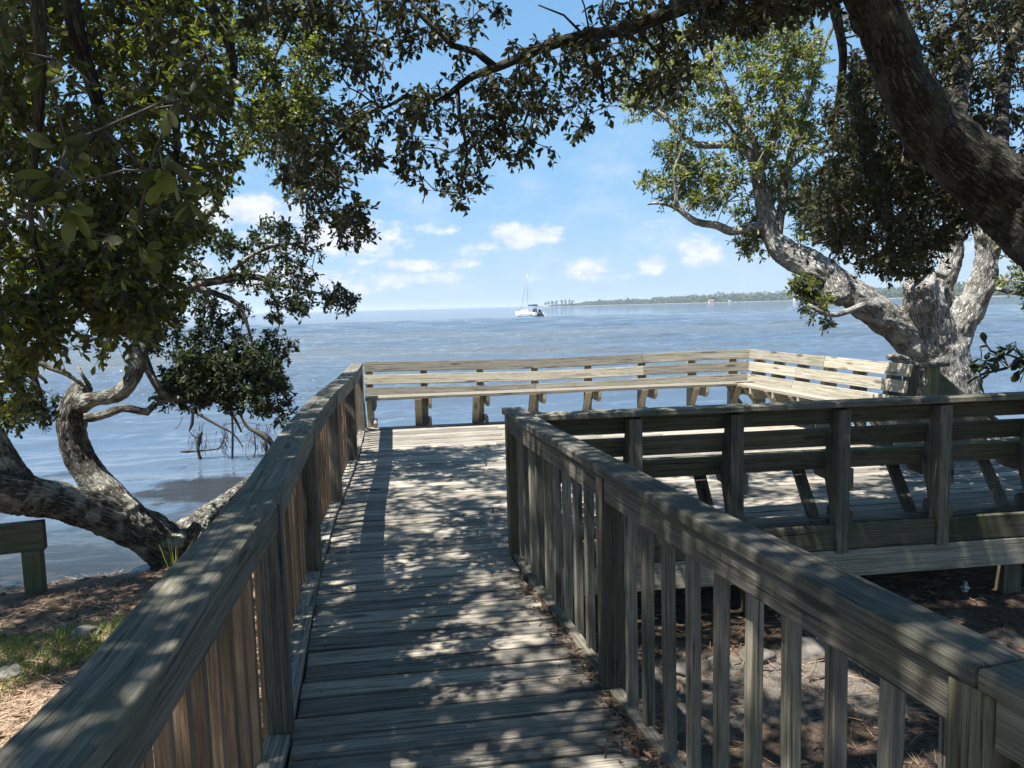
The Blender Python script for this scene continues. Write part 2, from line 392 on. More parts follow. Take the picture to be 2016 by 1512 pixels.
def EDG(x, w=0, z=0): 
    e = Vector((1, .123, 0)).normalized(); n_ = Vector((-.122, .9925, 0)); base = Vector((x, NEARE(x), z)); return base + n_ * w
seg = [.16, 1.75, 2.255, 2.95, 3.8, 5.4]
fm.bar(EDG(.16, .035, -.085), EDG(2.24, .035, -.085), (0, 0, 1), .17, .042)
fm.bar(EDG(2.25, .035, -.085), EDG(2.93, .035, -.085), (0, 0, 1), .17, .042)
fm.bar(EDG(2.98, .045, -.085), EDG(5.4, .045, -.085), (0, 0, 1), .17, .042)
fm.build('upper_fascia', M['moss'], plat)
fm = MB(); fm.bar(EDG(.14, .055, -.275), EDG(5.4, .055, -.275), (0, 0, 1), .19, .07); fm.build('lower_beam', M['bench'], plat)
for i, (sx, sw) in enumerate([(1.66, .1), (3.6, .1), (5.2, .1), (.2, .15), (1.2, 2.6), (3.4, 2.8), (-1.6, 5.1), (.6, 5.2), (2.8, 5.2), (4.2, 4.6)]):
    sp = MB(); p0 = EDG(sx, sw + .05); sp.bar((p0.x, p0.y, -1.7), (p0.x, p0.y, -.06 if sw > 1 else -.37), (1, 0, 0), .13, .13); sp.build('support_post', M['moss'], plat)
# small steel pipe end under the beam
# ------------------------------------------------------------------ railings
def rail_sweep(mb, poly, y0, y1, a, b_, z0, z1, sgn, n=None, zf=None):
    n = n or max(1, int((y1 - y0) / .45)); ys = np.linspace(y0, y1, n + 1); off = rnd.uniform(0, 60); tn = rnd.random(); base = len(mb.v)
    for yy_ in ys:
        d = poly.dir(yy_); nrm = Vector((d.y, -d.x, 0)) * sgn; p = Vector((poly.X(yy_), yy_, 0)); zc = zf(yy_) if zf else 0
        wob = rnd.uniform(-.002, .002)
        for (o_, z_) in ((a, z0), (b_, z0), (b_, z1), (a, z1)):
            q = p + nrm * (o_ + wob); q.z = z_ + zc; mb.v.append(q); mb.wc.append((yy_ + off, o_ + off, z_ + off)); mb.tone.append(tn)
    for i in range(n):
        for j in range(4):
            k_ = (j + 1) % 4; mb.f.append((base + i * 4 + j, base + i * 4 + k_, base + i * 4 + 4 + k_, base + i * 4 + 4 + j))
    mb.f.append((base, base + 3, base + 2, base + 1)); e = base + n * 4; mb.f.append((e, e + 1, e + 2, e + 3))

def railing(name, label, poly, posts, y0, y1, sgn, capw, balm, cap_joints, zf):
    t = empty(name, (poly.X((y0 + y1) / 2), (y0 + y1) / 2, 0), label, 'railing')
    mb = MB(); js = [y0] + cap_joints + [y1]
    for a, b_ in zip(js[:-1], js[1:]): rail_sweep(mb, poly, a + .0015, b_ - .0015, 0, capw, -.040, 0, sgn, zf=zf)
    mb.build('cap_rail', M['cap'], t, .007)
    mb = MB(); ps = sorted(posts)
    for a, b_ in zip(ps[:-1], ps[1:]): rail_sweep(mb, poly, a + .046, b_ - .046, .012, .05, -.135, -.041, sgn, zf=zf)
    if y0 < ps[0]: rail_sweep(mb, poly, y0, ps[0] - .046, .012, .05, -.135, -.041, sgn, zf=zf)
    mb.build('top_rail', M['rail'], t, .004)
    for py in ps:
        mb = MB(); d = poly.dir(py); n_ = Vector((d.y, -d.x, 0)) * sgn; p = Vector((poly.X(py), py, 0)) + n_ * .05
        mb.bar(p + Vector((0, 0, -.55)), p + Vector((0, 0, zf(py) - .0415)), d, .088, .088); mb.build('post', M['moss'] if sgn > 0 else M['rail'], t, .006)
    yb = y0 + .05
    allp = [y0 - 1] + ps + [y1 + 1]
    while yb < y1 - .03:
        if min(abs(yb - q) for q in ps) > .075:
            mb = MB(); d = poly.dir(yb); n_ = Vector((d.y, -d.x, 0)) * sgn; p = Vector((poly.X(yb), yb, 0)) + n_ * (.074 if sgn > 0 else .108)
            lean = d * rnd.uniform(-.006, .006)
            mb.bar(p + Vector((0, 0, -.17)) + lean, p + Vector((0, 0, zf(yb) - .045)) - lean, d, .037, .037); mb.build('baluster', balm, t, .003)
        yb += .163 if sgn > 0 else .146
    mb = MB(); rail_sweep(mb, poly, y0, y1, .025, .052, -.2, -.045, sgn, n=12); mb.build('rim_joist', M['moss'], t, .004)
    return t
railing('boardwalk_railing', 'long wooden railing with brown balusters and wide cap on the water side of the walkway', LEFT, posts_L, -.3, 9.97, -1, .15, M['brown'], [.86, 2.72, 4.5, 6.15, 8.9], capz)
railing('boardwalk_railing', 'short grey wooden railing with mossy posts that ends at the corner of the platform', RIGHT, posts_R, .0, 4.80, 1, .122, M['rail'], [1.25, 3.05, 3.95], lambda y_: .92)

# ------------------------------------------------------------------ benches
def bench(label, A, B, inward, zprof, sup, cap=False, mat=None, pmat=None, flip=False, wood_cap=None, sb=0.0, se=0.0):
    """A->B plan line of the outer top edge; inward = unit vector to the seat side; zprof(t) height of the top"""
    A = Vector((*A, 0)); B = Vector((*B, 0)); D = (B - A); Lg = D.length; d = D / Lg; I = Vector((*inward, 0)); I = (I - d * I.dot(d)).normalized(); Z = Vector((0, 0, 1))
    t = empty('deck_bench', (A + B) / 2, label, 'bench', 'benches built round the platform edge')
    def pt(s_, w_, z_): return A + d * s_ + I * w_ + Z * (z_ + zprof(s_ / Lg) - .85)
    def pf(s_, w_, z_): return A + d * s_ + I * w_ + Z * z_
    nseg = 6
    for (zt, zb, w0, w1) in ((.85, .722, .100, .128), (.683, .556, .138, .166), (.515, .388, .176, .204)):
        mb = MB(); cuts = [0.0] + sorted(rnd.uniform(.25, .8) * Lg for _ in range(1)) + [Lg]
        cuts[1] = sup[min(range(len(sup)), key=lambda i: abs(sup[i] - cuts[1]))]
        for c0, c1 in zip(cuts[:-1], cuts[1:]):
            ns = max(1, int((c1 - c0) / .7)); off = rnd.uniform(0, 60); tn = rnd.random(); base = len(mb.v); th = .038; j = rnd.uniform(-.003, .003)
            for i in range(ns + 1):
                s_ = c0 + .0015 + (c1 - c0 - .003) * i / ns
                for (w_, z_, q) in ((w1, zb, 0), (w0, zt, 1), (w0 + th, zt + .006, 2), (w1 + th, zb + .006, 3)):
                    mb.v.append(pt(s_, w_ + j, z_)); mb.wc.append((s_ + off, z_ + off, w_ + off)); mb.tone.append(tn)
            for i in range(ns):
                for q in range(4):
                    r_ = (q + 1) % 4; mb.f.append((base + i * 4 + q, base + i * 4 + r_, base + i * 4 + 4 + r_, base + i * 4 + 4 + q))
            mb.f.append((base, base + 1, base + 2, base + 3)); e = base + ns * 4; mb.f.append((e + 3, e + 2, e + 1, e))
        mb.build('back_board', mat, t, .004)
    mb = MB()
    for (w_, wd_) in ((.325, .138), (.470, .138)):
        mb.bar(pf(.02 + sb, w_, .411), pf(Lg - .02 - se, w_, .411), I, wd_, .038)
    mb.build('seat', mat, t, .004)
    for i, s_ in enumerate(sup):
        mb = MB(); w2 = .045
        prof = [pf(s_ - w2, 0.0, -.19), pf(s_ - w2, .09, -.19), pf(s_ - w2, .10, .10), pf(s_ - w2, .202, .37), pt(s_ - w2, .097, .835), pt(s_ - w2, 0.0, .835)]
        mb.prism(prof, d * 2 * w2, Z); mb.build('back_post', pmat, t, .005)
        mb = MB(); sd_ = -1 if flip else 1
        c0 = s_ + sd_ * (w2 + .020)
        prof = [pf(c0 - .019, .02, .25), pf(c0 - .019, .47, .25), pf(c0 - .019, .54, .32), pf(c0 - .019, .54, .390), pf(c0 - .019, .02, .390)]
        mb.prism(prof, d * .038, I); mb.build('seat_bearer', pmat, t, .004)
        mb = MB(); prof = [pf(c0 - .019, .02, .002), pf(c0 - .019, .30, .002), pf(c0 - .019, .30, .06), pf(c0 - .019, .25, .088), pf(c0 - .019, .02, .088)]
        mb.prism(prof, d * .038, I); mb.build('foot_cleat', pmat, t, .004)
        mb = MB(); c1 = s_ - sd_ * (w2 + .002); e = -sd_ * .088
        prof = [pf(c1, .215, .004), pf(c1, .255, .004), pf(c1, .55, .390), pf(c1, .51, .390)]
        mb.prism(prof, d * e, (I + Z)); mb.build('leg', pmat, t, .004)
    if cap:
        mb = MB(); js = [0.0, .8, Lg * .52, Lg]
        for a, b_ in zip(js[:-1], js[1:]): mb.bar(pt(a + .001, .045, .872), pt(b_ - .001, .045, .872), I, .15, .038)
        mb.build('cap_rail', M['cap'], t, .006)
    return t
def zfar(t): return np.interp(t, [0, .4, .55, .8, 1], [.862, .826, .830, .858, .852])
sup_far = []
for px in (728, 836, 945, 1051, 1155, 1260, 1357, 1437):
    q = ray(px, 790); x0 = q.x / q.y; # intersect with far line
    A_, B_ = Vector((-1.98, 10.34)), Vector((3.50, 11.04)); D_ = B_ - A_
    s_ = (x0 * A_.y - A_.x) / (D_.x - x0 * D_.y); sup_far.append(max(.06, s_ * D_.length))
bench('pale sunlit bench along the far edge of the platform, facing the camera', A_, B_, (0.12, -1), zfar, sup_far, mat=M['bench'], pmat=M['bench'], se=.1)
bench('pale bench along the side of the platform in front of the big oak trunk', (3.50, 11.03), (4.19, 7.83), (-1, -.2), lambda t: .855, [.25, .75, 1.3, 1.85, 2.4, 2.95, 3.2], mat=M['bench'], pmat=M['bench'], sb=.35)
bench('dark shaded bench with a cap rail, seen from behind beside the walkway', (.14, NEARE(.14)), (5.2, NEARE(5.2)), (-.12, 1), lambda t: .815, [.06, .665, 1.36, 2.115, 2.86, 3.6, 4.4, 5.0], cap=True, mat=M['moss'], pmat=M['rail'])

# end post with a short cap and slanting side boards where the side bench stops
t = empty('end_railing', (4.3, 7.7, 0), 'dark end post with short cap and slanting board at the end of the side bench', 'railing')
mb = MB(); p = P(1836, 740, 7.7); mb.bar((p.x, 7.7, -.4), (p.x, 7.7, .835), (1, 0, 0), .10, .10); mb.build('post', M['moss'], t, .005)
mb = MB(); a = P(1822, 722, 7.66); b_ = P(1857, 724, 7.74); mb.bar((a.x, 7.7, .855), (b_.x + .02, 7.75, .855), (0, 1, 0), .15, .036); mb.build('cap', M['cap'], t, .005)
mb = MB(); a = P(1850, 735, 7.78); b_ = P(1945, 812, 7.95)
prof = [(a.x - .03, 7.8, a.z), (a.x, 7.8, a.z + .02), (b_.x, 7.95, b_.z), (b_.x, 7.95, b_.z - .3), (a.x - .03, 7.8, b_.z - .3)]
mb.prism(prof, (0, .04, 0), (1, 0, -1)); mb.build('side_panel', M['moss'], t, .004)
mb = MB(); mb.bar((a.x - .02, 7.86, a.z - .0), (b_.x + .3, 8.05, b_.z - .22), (0, 1, 0), .09, .036); mb.build('slanting_board', M['moss'], t, .004)

# piece of another boardwalk at the left
t = empty('pier_frame', (-4.5, 6.4, -.9), 'mossy beam on a square post standing in the water under the leaning trunk', 'pier')
mb = MB(); e = P(98, 1052, 6.45); q0 = Vector((e.x - .04, 6.45, e.z)); mb.bar(q0, q0 + Vector((-2.6, -.85, 0)), (0, 0, 1), .25, .10); mb.build('beam', M['moss'], t, .006)
mb = MB(); q1 = q0 + Vector((-.10, -.03, 0)); mb.bar((q1.x, q1.y, -1.5), (q1.x, q1.y, e.z - .12), (.95, .3, 0), .14, .14); mb.build('post', M['moss'], t, .006)
mb = MB(); mb.bar(q1 + Vector((-2.4, -.8, -1.2)), q1 + Vector((-2.4, -.8, -.12)), (.95, .3, 0), .14, .14); mb.build('post', M['moss'], t, .006)

# ------------------------------------------------------------------ terrain and water
WZ = -.92
shore = [(-200, 2), (-30, 4.5), (-8, 6.5), (-4.7, 6.95), (-3.7, 7.3), (-3.3, 7.9), (-3.4, 8.7), (-3.5, 10.0), (-3.1, 11.3), (-2.0, 11.9), (1, 12.0), (4, 12.4), (6.5, 13.6), (9, 14.2), (14, 14.6), (40, 12), (200, 10)]
SH = np.array(shore, float)
def shore_d(X, Y):
    X = np.asarray(X, float); Y = np.asarray(Y, float); best = np.full(X.shape, 1e9)
    for (a, b_) in zip(SH[:-1], SH[1:]):
        ab = b_ - a; tt = np.clip(((X - a[0]) * ab[0] + (Y - a[1]) * ab[1]) / (ab @ ab), 0, 1)
        best = np.minimum(best, np.hypot(X - a[0] - tt * ab[0], Y - a[1] - tt * ab[1]))
    # inside test (land) : point below the line (towards the camera)
    ins = np.zeros(X.shape, bool); poly = np.vstack([SH, [[400, -400], [-400, -400]]])
    n = len(poly); j = n - 1
    for i in range(n):
        xi, yi = poly[i]; xj, yj = poly[j]
        c = ((yi > Y) != (yj > Y)) & (X < (xj - xi) * (Y - yi) / (yj - yi + 1e-12) + xi); ins ^= c; j = i
    return np.where(ins, best, -best)
def gz(X, Y):
    d = shore_d(X, Y)
    low = np.where((X < -2.6) & (Y > 7.6), np.clip(1 - (Y - 7.6) * .9, .08, 1), 1.0)
    z = np.where(d > 0, WZ + .27 * low * (1 - np.exp(-d / 1.1)) + np.clip(d, 0, 12) * .004, WZ + np.maximum(d * .22, -2.5))
    return z
def g1(x, y_): return float(gz(np.array([x]), np.array([y_]))[0]) + .02 * mnoise.noise(Vector((x * 1.3, y_ * 1.3, 0)))
gx = np.concatenate([[-12000, -3000, -600, -150, -60, -30, -18, -12], np.arange(-9, 10, .11), [12, 16, 24, 45, 100, 600, 3000, 12000]])
gy = np.concatenate([[-12000, -1500, -200, -40, -15, -7], np.arange(-3, 16, .11), [18, 24, 40, 100, 600, 3000, 12000]])
GX, GY = np.meshgrid(gx, gy); GZ = gz(GX, GY)
nzv = np.array([mnoise.noise(Vector((x * 1.3, y_ * 1.3, 0))) * .02 + mnoise.noise(Vector((x * 6, y_ * 6, 3))) * .012 for x, y_ in zip(GX.ravel(), GY.ravel())]).reshape(GX.shape)
GZ = GZ + nzv
ny, nx = GX.shape; idx = np.arange(nx * ny).reshape(ny, nx)
qd = np.stack([idx[:-1, :-1], idx[:-1, 1:], idx[1:, 1:], idx[1:, :-1]], -1).reshape(-1, 4)
gm_, t, b, o = new_mat('ground_litter')
g = t.n('ShaderNodeNewGeometry'); pos = g.outputs['Position']; sp_ = t.n('ShaderNodeSeparateXYZ'); t.l(pos, sp_.inputs[0])
a1 = t.noise(pos, 1.6, 6, .6); a2 = t.noise(pos, 28, 5, .7); a3 = t.noise(t.scale(pos, (60, 20, 20)), 1.0, 4, .7); a4 = t.noise(pos, 5, 5, .6)
c = t.mix(t.ramp(a2, .3, .7), (0.055, 0.034, 0.022), (0.24, 0.16, 0.10))
c = t.mix(t.ramp(a3, .5, .75, 0, .5), c, (0.36, 0.25, 0.16))
sandm = t.ramp(a1, .52, .60); c = t.mix(t.math('MULTIPLY', sandm, .55), c, t.mix(a2, (0.28, 0.25, 0.21), (0.48, 0.44, 0.38)))
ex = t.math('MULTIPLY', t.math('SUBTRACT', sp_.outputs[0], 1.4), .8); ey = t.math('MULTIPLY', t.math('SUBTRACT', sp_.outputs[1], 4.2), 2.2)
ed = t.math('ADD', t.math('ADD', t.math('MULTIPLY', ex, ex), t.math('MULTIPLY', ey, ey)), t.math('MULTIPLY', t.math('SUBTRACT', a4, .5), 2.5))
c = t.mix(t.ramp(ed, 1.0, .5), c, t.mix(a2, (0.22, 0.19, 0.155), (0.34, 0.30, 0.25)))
rightm = t.ramp(sp_.outputs[0], -.9, .2, 1.0, .62); c = t.mix(1.0, c, t.mix(rightm, (0, 0, 0), (1, 1, 1)), 'MULTIPLY')  # ground right of the walkway darkened: its shade is put into the colour
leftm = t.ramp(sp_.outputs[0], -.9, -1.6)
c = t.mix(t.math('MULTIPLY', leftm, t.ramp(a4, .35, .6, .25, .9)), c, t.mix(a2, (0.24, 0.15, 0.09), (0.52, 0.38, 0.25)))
wet_shade = t.ramp(t.math('ADD', sp_.outputs[2], t.math('MULTIPLY', t.math('SUBTRACT', a4, .5), .16)), WZ + .255, WZ + .17); c = t.mix(t.math('MULTIPLY', wet_shade, .8), c, t.mix(a2, (0.035, 0.022, 0.015), (0.15, 0.095, 0.06)))  # damp litter band, with the bank's shade put into its dark colour
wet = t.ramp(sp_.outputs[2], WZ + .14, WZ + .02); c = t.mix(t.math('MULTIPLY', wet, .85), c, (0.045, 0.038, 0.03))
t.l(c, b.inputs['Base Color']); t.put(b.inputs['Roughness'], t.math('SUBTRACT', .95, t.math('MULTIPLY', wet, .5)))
t.l(t.bump(t.math('ADD', a2, a3), 1.0, .03), b.inputs['Normal'])
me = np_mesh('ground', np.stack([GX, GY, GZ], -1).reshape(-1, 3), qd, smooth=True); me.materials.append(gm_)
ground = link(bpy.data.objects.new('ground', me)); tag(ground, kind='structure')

wm, t, b, o = new_mat('sound_water')
g = t.n('ShaderNodeNewGeometry'); pos = g.outputs['Position']; sp_ = t.n('ShaderNodeSeparateXYZ'); t.l(pos, sp_.inputs[0])
Yp = sp_.outputs[1]
# wind ripples too fine for the modelled waves
w2 = t.noise(t.scale(pos, (1.6, 4.2, 1)), 1.0, 4, .6, .5); w3 = t.noise(t.scale(pos, (.16, .42, 1)), 1.0, 4, .6, .3)
w4 = t.noise(t.scale(pos, (6, 13, 1)), 1.0, 3, .5); w5 = t.noise(t.scale(pos, (.035, .11, 1)), 1.0, 4, .6)
calm = t.ramp(Yp, 9, 24, .06, 1.0)
gust = t.ramp(t.noise(t.scale(pos, (.03, .08, 1)), 1.0, 3, .6), .35, .65, .45, 1.2)
h = t.math('MULTIPLY', t.math('ADD', t.math('MULTIPLY', w2, .13), t.math('MULTIPLY', w4, .04)), t.math('MULTIPLY', calm, gust))
h = t.math('ADD', h, t.math('MULTIPLY', w3, t.ramp(Yp, 25, 70, 0, .9)))
h = t.math('ADD', h, t.math('MULTIPLY', w5, t.ramp(Yp, 60, 200, 0, 3.2)))
patch = t.noise(t.scale(pos, (.012, .05, 1)), 1.0, 5, .65)
shoal = t.math('MULTIPLY', t.ramp(Yp, 16, 30), t.ramp(Yp, 190, 80))
shoal = t.math('MULTIPLY', shoal, t.ramp(patch, .40, .62, .1, .40))
deep = t.mix(t.ramp(patch, .4, .65), (0.062, 0.092, 0.130), (0.078, 0.102, 0.130))
c = t.mix(t.math('MULTIPLY', shoal, .85), deep, (0.135, 0.125, 0.085))
c = t.mix(t.ramp(Yp, 10.5, 7.2), c, t.mix(t.noise(pos, 5.0, 4, .6), (0.012, 0.012, 0.008), (0.05, 0.045, 0.03)))  # shallows over dark bottom; tree shade near the bank put into the colour too
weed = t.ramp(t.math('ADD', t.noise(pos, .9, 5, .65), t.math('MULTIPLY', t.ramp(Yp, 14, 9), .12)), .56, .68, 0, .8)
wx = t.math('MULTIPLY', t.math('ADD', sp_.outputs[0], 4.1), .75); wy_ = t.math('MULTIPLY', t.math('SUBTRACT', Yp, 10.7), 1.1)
darkp = t.ramp(t.math('ADD', t.math('ADD', t.math('MULTIPLY', wx, wx), t.math('MULTIPLY', wy_, wy_)), t.math('MULTIPLY', t.math('SUBTRACT', t.noise(pos, 2.2, 5, .65), .5), 2.0)), 1.1, .5)  # dark, rougher ellipse in the water off the left bank
c = t.mix(t.math('MAXIMUM', t.math('MULTIPLY', weed, t.ramp(Yp, 15, 11)), darkp), c, (0.016, 0.014, 0.009))
t.l(c, b.inputs['Base Color']); t.put(b.inputs['Roughness'], t.math('ADD', .04, t.math('MULTIPLY', darkp, .35))); b.inputs['IOR'].default_value = 1.33; b.inputs['Specular IOR Level'].default_value = .5
t.l(t.bump(h, 1.0, 1.0), b.inputs['Normal'])
# modelled waves: a sheet whose rows and columns get coarser with distance, out to the horizon
wy = [2.0]
while wy[-1] < 170: wy.append(wy[-1] * (1.0033 if wy[-1] > 7 else 1.02))
wy = np.array(wy + [200, 260, 400, 800, 2000, 5000, 12000]); wt = np.concatenate([[-6, -3, -1.8, -1.2], np.linspace(-.95, .95, 560), [1.2, 1.8, 3, 6]])
WT, WY = np.meshgrid(wt, wy); WX = WT * np.maximum(WY, 6); WZZ = np.zeros_like(WX)
res = WY * .0033
for i in range(54):
    lam = .24 * (1.085 ** i); amp = .026 * lam ** .9 * (1 if lam < 1.3 else (1.3 / lam) ** .75); a = rng.normal(0, .38); k_ = 2 * math.pi / lam; kx, ky = k_ * math.sin(a), k_ * math.cos(a)
    ph = rng.uniform(0, 6.28); env = .6 + .4 * np.sin(WX * rng.uniform(.05, .3) / lam + WY * rng.uniform(.05, .3) / lam + rng.uniform(0, 6))
    WZZ += amp * env * np.sin(kx * WX + ky * WY + ph) * np.clip((lam / (res * 3.2)) - 1, 0, 1)
fade = np.clip((WY - 9.5) / 14, .05, 1) * np.clip((200 - WY) / 60, 0, 1); WZZ *= fade
n_r, n_c = WX.shape; ix = np.arange(n_r * n_c).reshape(n_r, n_c); wq = np.stack([ix[:-1, :-1], ix[:-1, 1:], ix[1:, 1:], ix[1:, :-1]], -1).reshape(-1, 4)
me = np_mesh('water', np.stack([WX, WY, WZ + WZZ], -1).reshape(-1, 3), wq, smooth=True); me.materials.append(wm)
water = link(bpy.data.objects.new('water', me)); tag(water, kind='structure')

# ------------------------------------------------------------------ tree machinery
def catmull(pts, rad, step):
    pts = [Vector(p) for p in pts]; out_p = []; out_r = []
    n = len(pts)
    for i in range(n - 1):
        p0 = pts[max(0, i - 1)]; p1 = pts[i]; p2 = pts[i + 1]; p3 = pts[min(n - 1, i + 2)]; L_ = (p2 - p1).length; k_ = max(1, int(L_ / step))
        for j in range(k_):
            t_ = j / k_; t2 = t_ * t_; t3 = t2 * t_
            out_p.append(0.5 * ((2 * p1) + (p2 - p0) * t_ + (2 * p0 - 5 * p1 + 4 * p2 - p3) * t2 + (3 * p1 - p0 - 3 * p2 + p3) * t3)); out_r.append(rad[i] * (1 - t_) + rad[i + 1] * t_)
    out_p.append(pts[-1]); out_r.append(rad[-1]); return out_p, out_r
def frames(pts):
    fr = []; T0 = (pts[1] - pts[0]).normalized(); N = T0.orthogonal().normalized()
    for i in range(len(pts)):
        Tn = (pts[min(i + 1, len(pts) - 1)] - pts[max(0, i - 1)]).normalized(); N = (N - Tn * N.dot(Tn)).normalized(); fr.append((Tn, N, Tn.cross(N)))
    return fr
def tube(pts, rad, sides):
    fr = frames(pts); V_ = []; WC = []; s_ = 0; off = Vector((rnd.uniform(0, 30), rnd.uniform(0, 30), rnd.uniform(0, 30)))
    for i, p in enumerate(pts):
        if i: s_ += (p - pts[i - 1]).length
        for k_ in range(sides):
            a = 2 * math.pi * k_ / sides; q = fr[i][1] * math.cos(a) * rad[i] + fr[i][2] * math.sin(a) * rad[i]
            V_.append(p + q); WC.append((math.cos(a) * rad[i] + off.x, math.sin(a) * rad[i] + off.y, s_ * .2 + off.z))
    F = []
    for i in range(len(pts) - 1):
        for k_ in range(sides):
            k2 = (k_ + 1) % sides; F.append((i * sides + k_, i * sides + k2, (i + 1) * sides + k2, (i + 1) * sides + k_))
    V_.append(pts[0]); WC.append(WC[0]); V_.append(pts[-1]); WC.append(WC[-2]); nb = len(V_)
    T3 = [(nb - 2, (k_ + 1) % sides, k_) for k_ in range(sides)] + [(nb - 1, (len(pts) - 1) * sides + k_, (len(pts) - 1) * sides + (k_ + 1) % sides) for k_ in range(sides)]
    return V_, WC, F, T3

def fused_trunk(name, paths, voxel, mat, parent, amp=.012, thin=(), lump=.02):
    """paths: list of (points, radii) fused into one skin; thin: twigs added as plain tubes"""
    V_, F, T3 = [], [], []; segs = []
    for pts, rad in paths:
        cp, cr = catmull(pts, rad, max(.06, min(rad) * .8)); a, _, f, t3 = tube(cp, cr, 18); b0 = len(V_); V_ += a
        F += [tuple(b0 + q for q in ff) for ff in f]; T3 += [tuple(b0 + q for q in ff) for ff in t3]
        fr = frames(cp); s_ = 0; off = rnd.uniform(0, 30)
        for i in range(len(cp) - 1):
            L_ = (cp[i + 1] - cp[i]).length; segs.append((cp[i], cp[i + 1], fr[i][1], fr[i][2], s_ + off, cr[i])); s_ += L_
    me = np_mesh('tmp', np.array([tuple(v) for v in V_]), F, T3); o = bpy.data.objects.new('tmp', me); sc.collection.objects.link(o)
    md = o.modifiers.new('r', 'REMESH'); md.mode = 'VOXEL'; md.voxel_size = voxel
    sm = o.modifiers.new('s', 'SMOOTH'); sm.iterations = 3; sm.factor = .5
    dg = bpy.context.evaluated_depsgraph_get(); ev = bpy.data.meshes.new_from_object(o.evaluated_get(dg)); bpy.data.objects.remove(o)
    n = len(ev.vertices); co = np.empty(n * 3, np.float32); ev.vertices.foreach_get('co', co); co = co.reshape(-1, 3).astype(float)
    nr = np.empty(n * 3, np.float32); ev.vertex_normals.foreach_get('vector', nr) if hasattr(ev, 'vertex_normals') else ev.vertices.foreach_get('normal', nr); nr = nr.reshape(-1, 3).astype(float)
    A_ = np.array([tuple(s[0]) for s in segs]); B_ = np.array([tuple(s[1]) for s in segs]); N_ = np.array([tuple(s[2]) for s in segs]); Bn = np.array([tuple(s[3]) for s in segs]); S_ = np.array([s[4] for s in segs]); RR = np.array([s[5] for s in segs])
    AB = B_ - A_; L2 = (AB ** 2).sum(1); WC = np.empty((n, 3)); RV = np.empty(n)
    for c0 in range(0, n, 4000):
        q = co[c0:c0 + 4000]; d = q[:, None] - A_[None]; tt = np.clip((d * AB[None]).sum(2) / L2, 0, 1); dv = d - tt[..., None] * AB[None]; dist = np.sqrt((dv ** 2).sum(2)) / RR[None]
        k_ = dist.argmin(1); ar = np.arange(len(q)); dd = dv[ar, k_]; WC[c0:c0 + 4000, 0] = (dd * N_[k_]).sum(1); WC[c0:c0 + 4000, 1] = (dd * Bn[k_]).sum(1)
        WC[c0:c0 + 4000, 2] = (S_[k_] + tt[ar, k_] * np.sqrt(L2[k_])) * .2; RV[c0:c0 + 4000] = RR[k_]
    disp = np.empty(n)
    for i in range(n):
        wv = Vector(WC[i]); a = abs(mnoise.noise(wv * 22)) ; b2 = abs(mnoise.noise(wv * 48)); c2 = mnoise.noise(Vector(co[i]) * 4.5)
        disp[i] = (a * 1.6 + b2 * .8 - .6) * amp * min(1, RV[i] / .12) + c2 * lump * min(1, RV[i] / .15)
    co = co + nr * disp[:, None]
    ev.vertices.foreach_set('co', co.astype(np.float32).ravel())
    ev.polygons.foreach_set('use_smooth', np.ones(len(ev.polygons), bool))
    at = ev.attributes.new('wc', 'FLOAT_VECTOR', 'POINT'); at.data.foreach_set('vector', WC.astype(np.float32).ravel()); ev.update()
    ev.materials.clear(); ev.materials.append(mat); ev.name = name
    ob = link(bpy.data.objects.new(name, ev), parent)
    if thin:
        V_, F, T3, WC = [], [], [], []
        for pts, rad in thin:
            cp, cr = catmull(pts, rad, .08); a, w_, f, t3 = tube(cp, cr, 7); b0 = len(V_); V_ += a; WC += w_
            F += [tuple(b0 + q for q in ff) for ff in f]; T3 += [tuple(b0 + q for q in ff) for ff in t3]
        me = np_mesh('branches', np.array([tuple(v) for v in V_]), F, T3, {'wc': np.array(WC)}, smooth=True); me.materials.append(mat)
        link(bpy.data.objects.new('branches', me), parent)
    skel = [];
    for pts, rad in list(paths) + list(thin):
        cp, cr = catmull(pts, rad, .1)
        if min(rad) < .12: skel += [tuple(p) for p in cp]
    return ob, np.array(skel)

LEAF = np.array([(0, 0, 0), (.17, .30, .035), (.25, .66, .03), (0, 1.0, -.04), (-.25, .66, .03), (-.17, .30, .035), (0, .5, -.02)])
LQ = np.array([(0, 1, 2, 6), (6, 2, 3, 4), (0, 6, 4, 5)])
_tt = np.linspace(0, 1, 7); _w = .27 * np.sin(np.pi * _tt ** 1.25) ** .75; _w[0] = _w[-1] = 0
BIG = np.array([(0, a, -.10 * a * a) for a in _tt] + [(w_, a, .045 - .10 * a * a) for a, w_ in zip(_tt, _w)] + [(-w_, a, .045 - .10 * a * a) for a, w_ in zip(_tt, _w)])
BQ = np.array([(k, k + 7, k + 8, k + 1) for k in range(6)] + [(k, k + 1, k + 15, k + 14) for k in range(6)])
def unit(a): return a / np.maximum(np.linalg.norm(a, axis=-1, keepdims=True), 1e-9)
def poly_pts(poly, n, Yr, yf=None):
    poly = np.array(poly, float); out_ = []
    lo_, hi_ = poly.min(0), poly.max(0)
    while len(out_) < n:
        q = lo_ + (hi_ - lo_) * rng.random(2); ins = False; j = len(poly) - 1
        for i in range(len(poly)):
            xi, yi = poly[i]; xj, yj = poly[j]
            if (yi > q[1]) != (yj > q[1]) and q[0] < (xj - xi) * (q[1] - yi) / (yj - yi) + xi: ins = not ins
            j = i
        if ins:
            Yq = rng.uniform(*Yr); out_.append(tuple(P(q[0], q[1], yf(q[0], Yq) if yf else Yq)))
    return np.array(out_)
